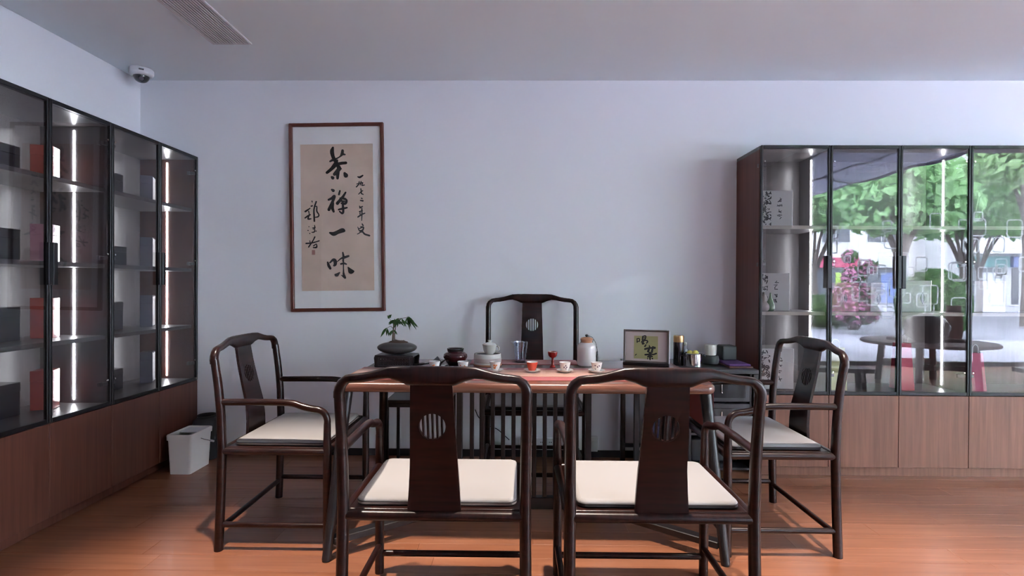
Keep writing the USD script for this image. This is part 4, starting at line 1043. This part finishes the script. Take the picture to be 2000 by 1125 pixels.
def awning():
    t = thing('awning', 'lilac canvas awning with a sagging dark edge outside the shop front', 'awning', (0, 0, 0))
    X = np.linspace(XJ - .6, 7.15, 13); Y = np.linspace(YF - .16, -5.3, 11)
    V = []
    for j, y in enumerate(Y):
        v = (YF - .16 - y) / 3.64
        for i, x in enumerate(X):
            u = (x - X[0]) / (X[-1] - X[0])
            V.append((x - .65 * v * u, y, 3.42 - .10 * v - .13 * math.sin(PI * ((u * 3) % 1)) * (.3 + v) - .07 * math.sin(PI * ((v * 3) % 1))))
    F = []
    for j in range(10):
        for i in range(12):
            a = j * 13 + i
            F += [(a, a + 1, a + 14), (a, a + 14, a + 13)]
    top = trimesh.Trimesh(V, F, process=False)
    lo = top.copy(); lo.vertices[:, 2] -= .006; lo.invert()
    obj('canvas', cat_(top, lo), 'canvas_lilac', t, 40)
    V = np.array(V).reshape(11, 13, 3)
    for e in (V[:, 12], V[10, :], V[:, 0]):
        e = e.copy(); e[:, 2] -= .02
        obj('edge_band', sweep(e, np.full(len(e), .035), np.full(len(e), .008), side=(1, 0, 0) if abs(e[0][0] - e[-1][0]) < .5 else (0, 1, 0), n=8), 'canvas_edge', t, 40)
    for i in (4, 8):
        e = V[:, i].copy(); e[:, 2] -= .03
        obj('rib', sweep(e, np.full(len(e), .014), side=(1, 0, 0), n=8), 'canvas_edge', t, 40)
    e = V[5].copy(); e[:, 2] -= .03
    obj('rib', sweep(e, np.full(len(e), .014), side=(0, 1, 0), n=8), 'canvas_edge', t, 40)
awning()

def leaf_cloud(seed, n, blobs, size, flat=1.0):
    r = np.random.default_rng(seed)
    B = np.array(blobs, float)
    pick = r.choice(len(B), n, p=B[:, 3] ** 2 / (B[:, 3] ** 2).sum())
    d = r.normal(size=(n, 3)); d /= np.linalg.norm(d, axis=1, keepdims=True)
    rad = B[pick, 3] * r.uniform(.55, 1.0, n) ** .5
    C = B[pick, :3] + d * rad[:, None] * [1, 1, flat]
    nrm = d + r.normal(0, .6, (n, 3)); nrm /= np.linalg.norm(nrm, axis=1, keepdims=True)
    a = np.cross(nrm, r.normal(size=(n, 3))); a /= np.linalg.norm(a, axis=1, keepdims=True)
    b = np.cross(nrm, a)
    s = size * r.uniform(.6, 1.3, n)[:, None]
    V = np.stack([C - a * s, C + b * s * .5, C + a * s, C - b * s * .5], 1).reshape(-1, 3)
    q = np.arange(n)[:, None] * 4
    return trimesh.Trimesh(V, np.vstack([q + [0, 1, 2], q + [0, 2, 3]]), process=False)

def tree(label, x, y, fork, top, rad, seed, leaf='tree_leaf', n=3600):
    t = thing('street_tree', label, 'tree', (x, y, -.05), 0, None)
    r = np.random.default_rng(seed)
    cz = (fork + top) / 2 + .35
    parts = [sweep(spline([(0, 0, 0), (.05, 0, fork * .5), (0, 0, fork)], 4), np.linspace(.15, .11, 9), side=(0, 1, 0), n=10)]
    blobs = []
    for k in range(7):
        a = k / 7 * 2 * PI + r.uniform(-.3, .3)
        e = np.array([rad * .62 * math.cos(a), rad * .62 * math.sin(a), cz + r.uniform(-.5, .6)])
        P = spline([(0, 0, fork - .1), tuple(e * [.35, .35, 0] + [0, 0, fork + (cz - fork) * .45]), tuple(e)], 4)
        parts.append(sweep(P, np.linspace(.075, .02, len(P)), side=(0, 1, .1), n=7))
        blobs.append((*e, rad * .62))
    blobs.append((0, 0, top - rad * .6, rad * .7)); blobs.append((0, 0, cz, rad * .6))
    obj('trunk', cat_(*parts), 'tree_bark', t, 50)
    tag(obj('foliage', leaf_cloud(seed, n, blobs, .20, .8), leaf, t), None, None, None, 'stuff')
tree('street tree with a forked trunk, reflected in the first right-cabinet door', 11.0, -13.3, 1.75, 6.3, 2.3, 1)
tree('street tree with a forked trunk, reflected in the left of the second right-cabinet door', 11.6, -9.6, 1.9, 5.4, 1.6, 2)
tree('street tree reflected behind the handle of the third right-cabinet door', 17.6, -14.6, 2.0, 6.8, 2.4, 3)
tree('bushy street tree reflected in the middle of the second right-cabinet door', 14.0, -20.2, 2.1, 7.8, 2.2, 4)
tree('pale street tree reflected in the upper part of the fourth right-cabinet door', 16.3, -10.6, 3.4, 7.2, 1.5, 5, 'tree_leaf_pale')
tree('pale street tree reflected at the picture right edge', 23.6, -13.6, 2.6, 6.2, 2.2, 6, 'tree_leaf_pale')
tree('street tree reflected beside the dark red roof in the third right-cabinet door', 22.0, -19.0, 2.0, 7.0, 2.4, 7)

def hedge(name, label, x, y, z, rx, ry, rz, seed, leaf='hedge_leaf', n=5200, size=.06):
    t = thing(name, label, 'shrub', (x, y, 0))
    core = trimesh.creation.icosphere(3, 1.0); core.apply_scale((rx * .93, ry * .93, rz * .93)); core.apply_translation((0, 0, z))
    obj('core', core, 'grass_green' if leaf != 'flower_petal' else 'grass_green', t, 60)
    m = leaf_cloud(seed, n, [(0, 0, 0, 1.0)], size); c = np.repeat(m.vertices.reshape(-1, 4, 3).mean(1), 4, 0)
    d = c / np.linalg.norm(c, axis=1, keepdims=True)
    m.vertices = (m.vertices - c) + d * [rx, ry, rz] + [0, 0, z]
    tag(obj('foliage', m, leaf, t), None, None, None, 'stuff')
hedge('clipped_shrub', 'round clipped dark green shrub reflected behind the boxes of the third door', 10.8, -7.3, .72, .80, .80, .95, 21)
fs = thing('flower_shrub', 'loose pink flowering shrub reflected at the left of the second right-cabinet door', 'shrub', (9.3, -8.2, 0))
fb = [(0, 0, 1.5, .30), (-.25, .1, 1.05, .32), (.25, 0, .95, .34), (.05, .1, .55, .38), (-.32, 0, .5, .28), (.38, .1, 1.75, .2), (-.1, 0, 2.05, .2), (.42, 0, .42, .28)]
obj('stem', cat_(*[rod((x * .3, y_ * .3, 0), (x, y_, z), .02, .008, n=6) for x, y_, z, r_b in fb]), 'tree_bark', fs, 50)
tag(obj('flower', leaf_cloud(22, 1500, fb, .075), 'flower_petal', fs), None, None, None, 'stuff')
tag(obj('foliage', leaf_cloud(24, 900, fb, .08), 'hedge_leaf', fs), None, None, None, 'stuff')
hedge('low_hedge', 'low green hedge across the street, reflected above the middle shelf', 9.6, -10.0, .45, 1.6, .4, .5, 23, 'hedge_leaf', 3000, .07)

def tea_terrace():
    t = thing('round_tea_table', 'low round wooden terrace table reflected in the third and fourth doors', 'table', (5.05, .08, 0))
    obj('top', lathe([(0, .50), (.68, .50), (.70, .515), (.69, .535), (0, .54)], 36), 'note_board', t, 40)
    for k in range(4):
        a = PI / 4 + k * PI / 2
        obj('leg', beam((.5 * math.cos(a), .5 * math.sin(a), 0), (.46 * math.cos(a), .46 * math.sin(a) + .001, .50), .07, .07), 'table_wood', t)
    for a, b in (((-.34, -.34, .25), (.34, -.34, .25)), ((-.34, .34, .25), (.34, .34, .25)), ((-.34, -.34, .22), (.34, .34, .22))):
        obj('stretcher', beam(a, b, .05, .05), 'table_wood', t)
    tr = thing('terrace_tea_tray', 'dark tea tray on the round terrace table, reflected in the third door', 'tray', (5.0, .12, .54))
    obj('tray', cbox(-.34, .34, -.2, .2, 0, .035, .006), 'ebony', tr)
    p = thing('terrace_teapot', 'squat dark teapot on the terrace tea tray', 'teapot', (4.95, .12, .575))
    obj('body', lathe([(0, 0), (.05, 0), (.085, .03), (.095, .065), (.07, .10), (.03, .115), (.012, .12), (.016, .135), (0, .14)], 26), 'stone_grey', p, 40)
    P = spline([(.08, 0, .05), (.12, 0, .075), (.15, 0, .11)], 4); obj('spout', sweep(P, np.linspace(.02, .01, len(P)), side=(0, 1, 0), n=8), 'stone_grey', p, 50)
    P = spline([(-.08, 0, .09), (-.13, 0, .10), (-.14, 0, .05), (-.085, 0, .04)], 4); obj('handle', sweep(P, np.full(len(P), .009), side=(0, 1, 0), n=8), 'stone_grey', p, 50)
    v = thing('terrace_vase', 'tall dark bottle vase on the round terrace table', 'vase', (5.49, -.06, .54))
    obj('body', lathe([(0, 0), (.07, 0), (.09, .04), (.095, .2), (.08, .34), (.075, .42), (.085, .43), (.06, .43), (0, .40)], 26), 'facade_brick', v, 40)
    rk = thing('terrace_rockery', 'dark scholar stone on the round terrace table', 'stone', (4.76, .47, .57))
    m = trimesh.creation.icosphere(3, 1.0); m.vertices *= (1 + .5 * (meshkit.fbm(m.vertices * 2.2 + 9, 4)[:, None] - .5)); m.apply_scale((.26, .13, .18)); m.apply_translation((0, 0, .155))
    obj('rock', m, 'stone_grey', rk, 50)
tea_terrace()
def bench(label, x, y, rz, L):
    t = thing('log_bench', label, 'bench', (x, y, 0), rz)
    obj('seat', beam((-L / 2, 0, .22), (L / 2, .001, .22), .22, .05), 'ebony', t)
    for s in (-1, 1):
        obj('leg', beam((s * L * .38, 0, 0), (s * L * .36, .002, .2), .12, .06), 'ebony', t)
bench('low dark bench left of the terrace table, reflected low in the second door', 3.75, .35, 8, .8)
bench('low dark bench right of the terrace table, reflected low in the fourth door', 6.45, .30, -6, 1.0)

def building(name, label, x0, x1, y, H, wallm, floors, bays, balcony, signs, seed):
    t = thing(name, label, 'building', (0, 0, 0))
    fh = (H - 3.4) / floors
    obj('wall', cbox(x0, x1, y - 6, y, -.1, H, .01), wallm, t)
    obj('roof_edge', cbox(x0 - .3, x1 + .3, y - 6.2, y + .4, H, H + .3, .02), 'facade_grey', t)
    w = (x1 - x0) / bays
    r = np.random.default_rng(seed)
    for i in range(bays):
        xa = x0 + i * w
        f = obj('shopfront', cbox(xa + .25, xa + w - .25, y - .05, y + .04, .1, 2.5, .01), 'window_dark', t)
        obj('sign_board', cbox(xa + .1, xa + w - .1, y, y + .3, 2.55, 3.25, .02), signs[i % len(signs)], t)
        obj('door_panel', cbox(xa + w * .5, xa + w - .35, y + .03, y + .07, .1, 2.2, .01), signs[(i + 2) % len(signs)], t)
        for k in range(floors):
            z = 3.4 + k * fh
            q = obj('window', cbox(xa + w * .18, xa + w * .82, y - .05, y + .05, z + fh * .28, z + fh * .85, .02), 'sign_white', t)
            for a, b in ((.20, .49), (.51, .80)):
                obj('window_pane', cbox(xa + w * a, xa + w * b, y + .04, y + .07, z + fh * .31, z + fh * .82, 0), 'window_dark', q)
    if balcony:
        for k in range(floors):
            z = 3.4 + k * fh
            obj('balcony', cat_(cbox(x0, x1, y, y + 1.1, z, z + .14), cbox(x0, x1, y + 1.02, y + 1.1, z + .14, z + 1.0)), 'facade_white', t)
        for i in range(bays + 1):
            obj('column', cbox(x0 + i * w - .12, x0 + i * w + .12, y + .9, y + 1.14, 0, H, .01), 'facade_white', t)
building('apartment_building', 'white apartment block with balconies across the street, reflected at right', 29, 53, -29, 12.5, 'facade_white', 3, 7, True, ['sign_teal', 'sign_blue', 'sign_white', 'sign_red'], 1)
building('apartment_building', 'pale apartment block behind the trees, reflected in the first doors', 8, 27, -31, 9.5, 'facade_white', 2, 6, False, ['sign_red', 'sign_white', 'sign_green', 'sign_blue'], 2)
kiosk = thing('street_kiosk', 'small dark red roofed kiosk reflected near the top of the fourth door', 'kiosk', (28.5, -15.5, 0))
obj('body', cbox(-1.0, 1.0, -1, 1, 0, 3.4, .01), 'facade_grey', kiosk)
obj('roof', cbox(-1.2, 1.2, -1.2, 1.2, 3.4, 5.2, .03), 'facade_brick', kiosk)
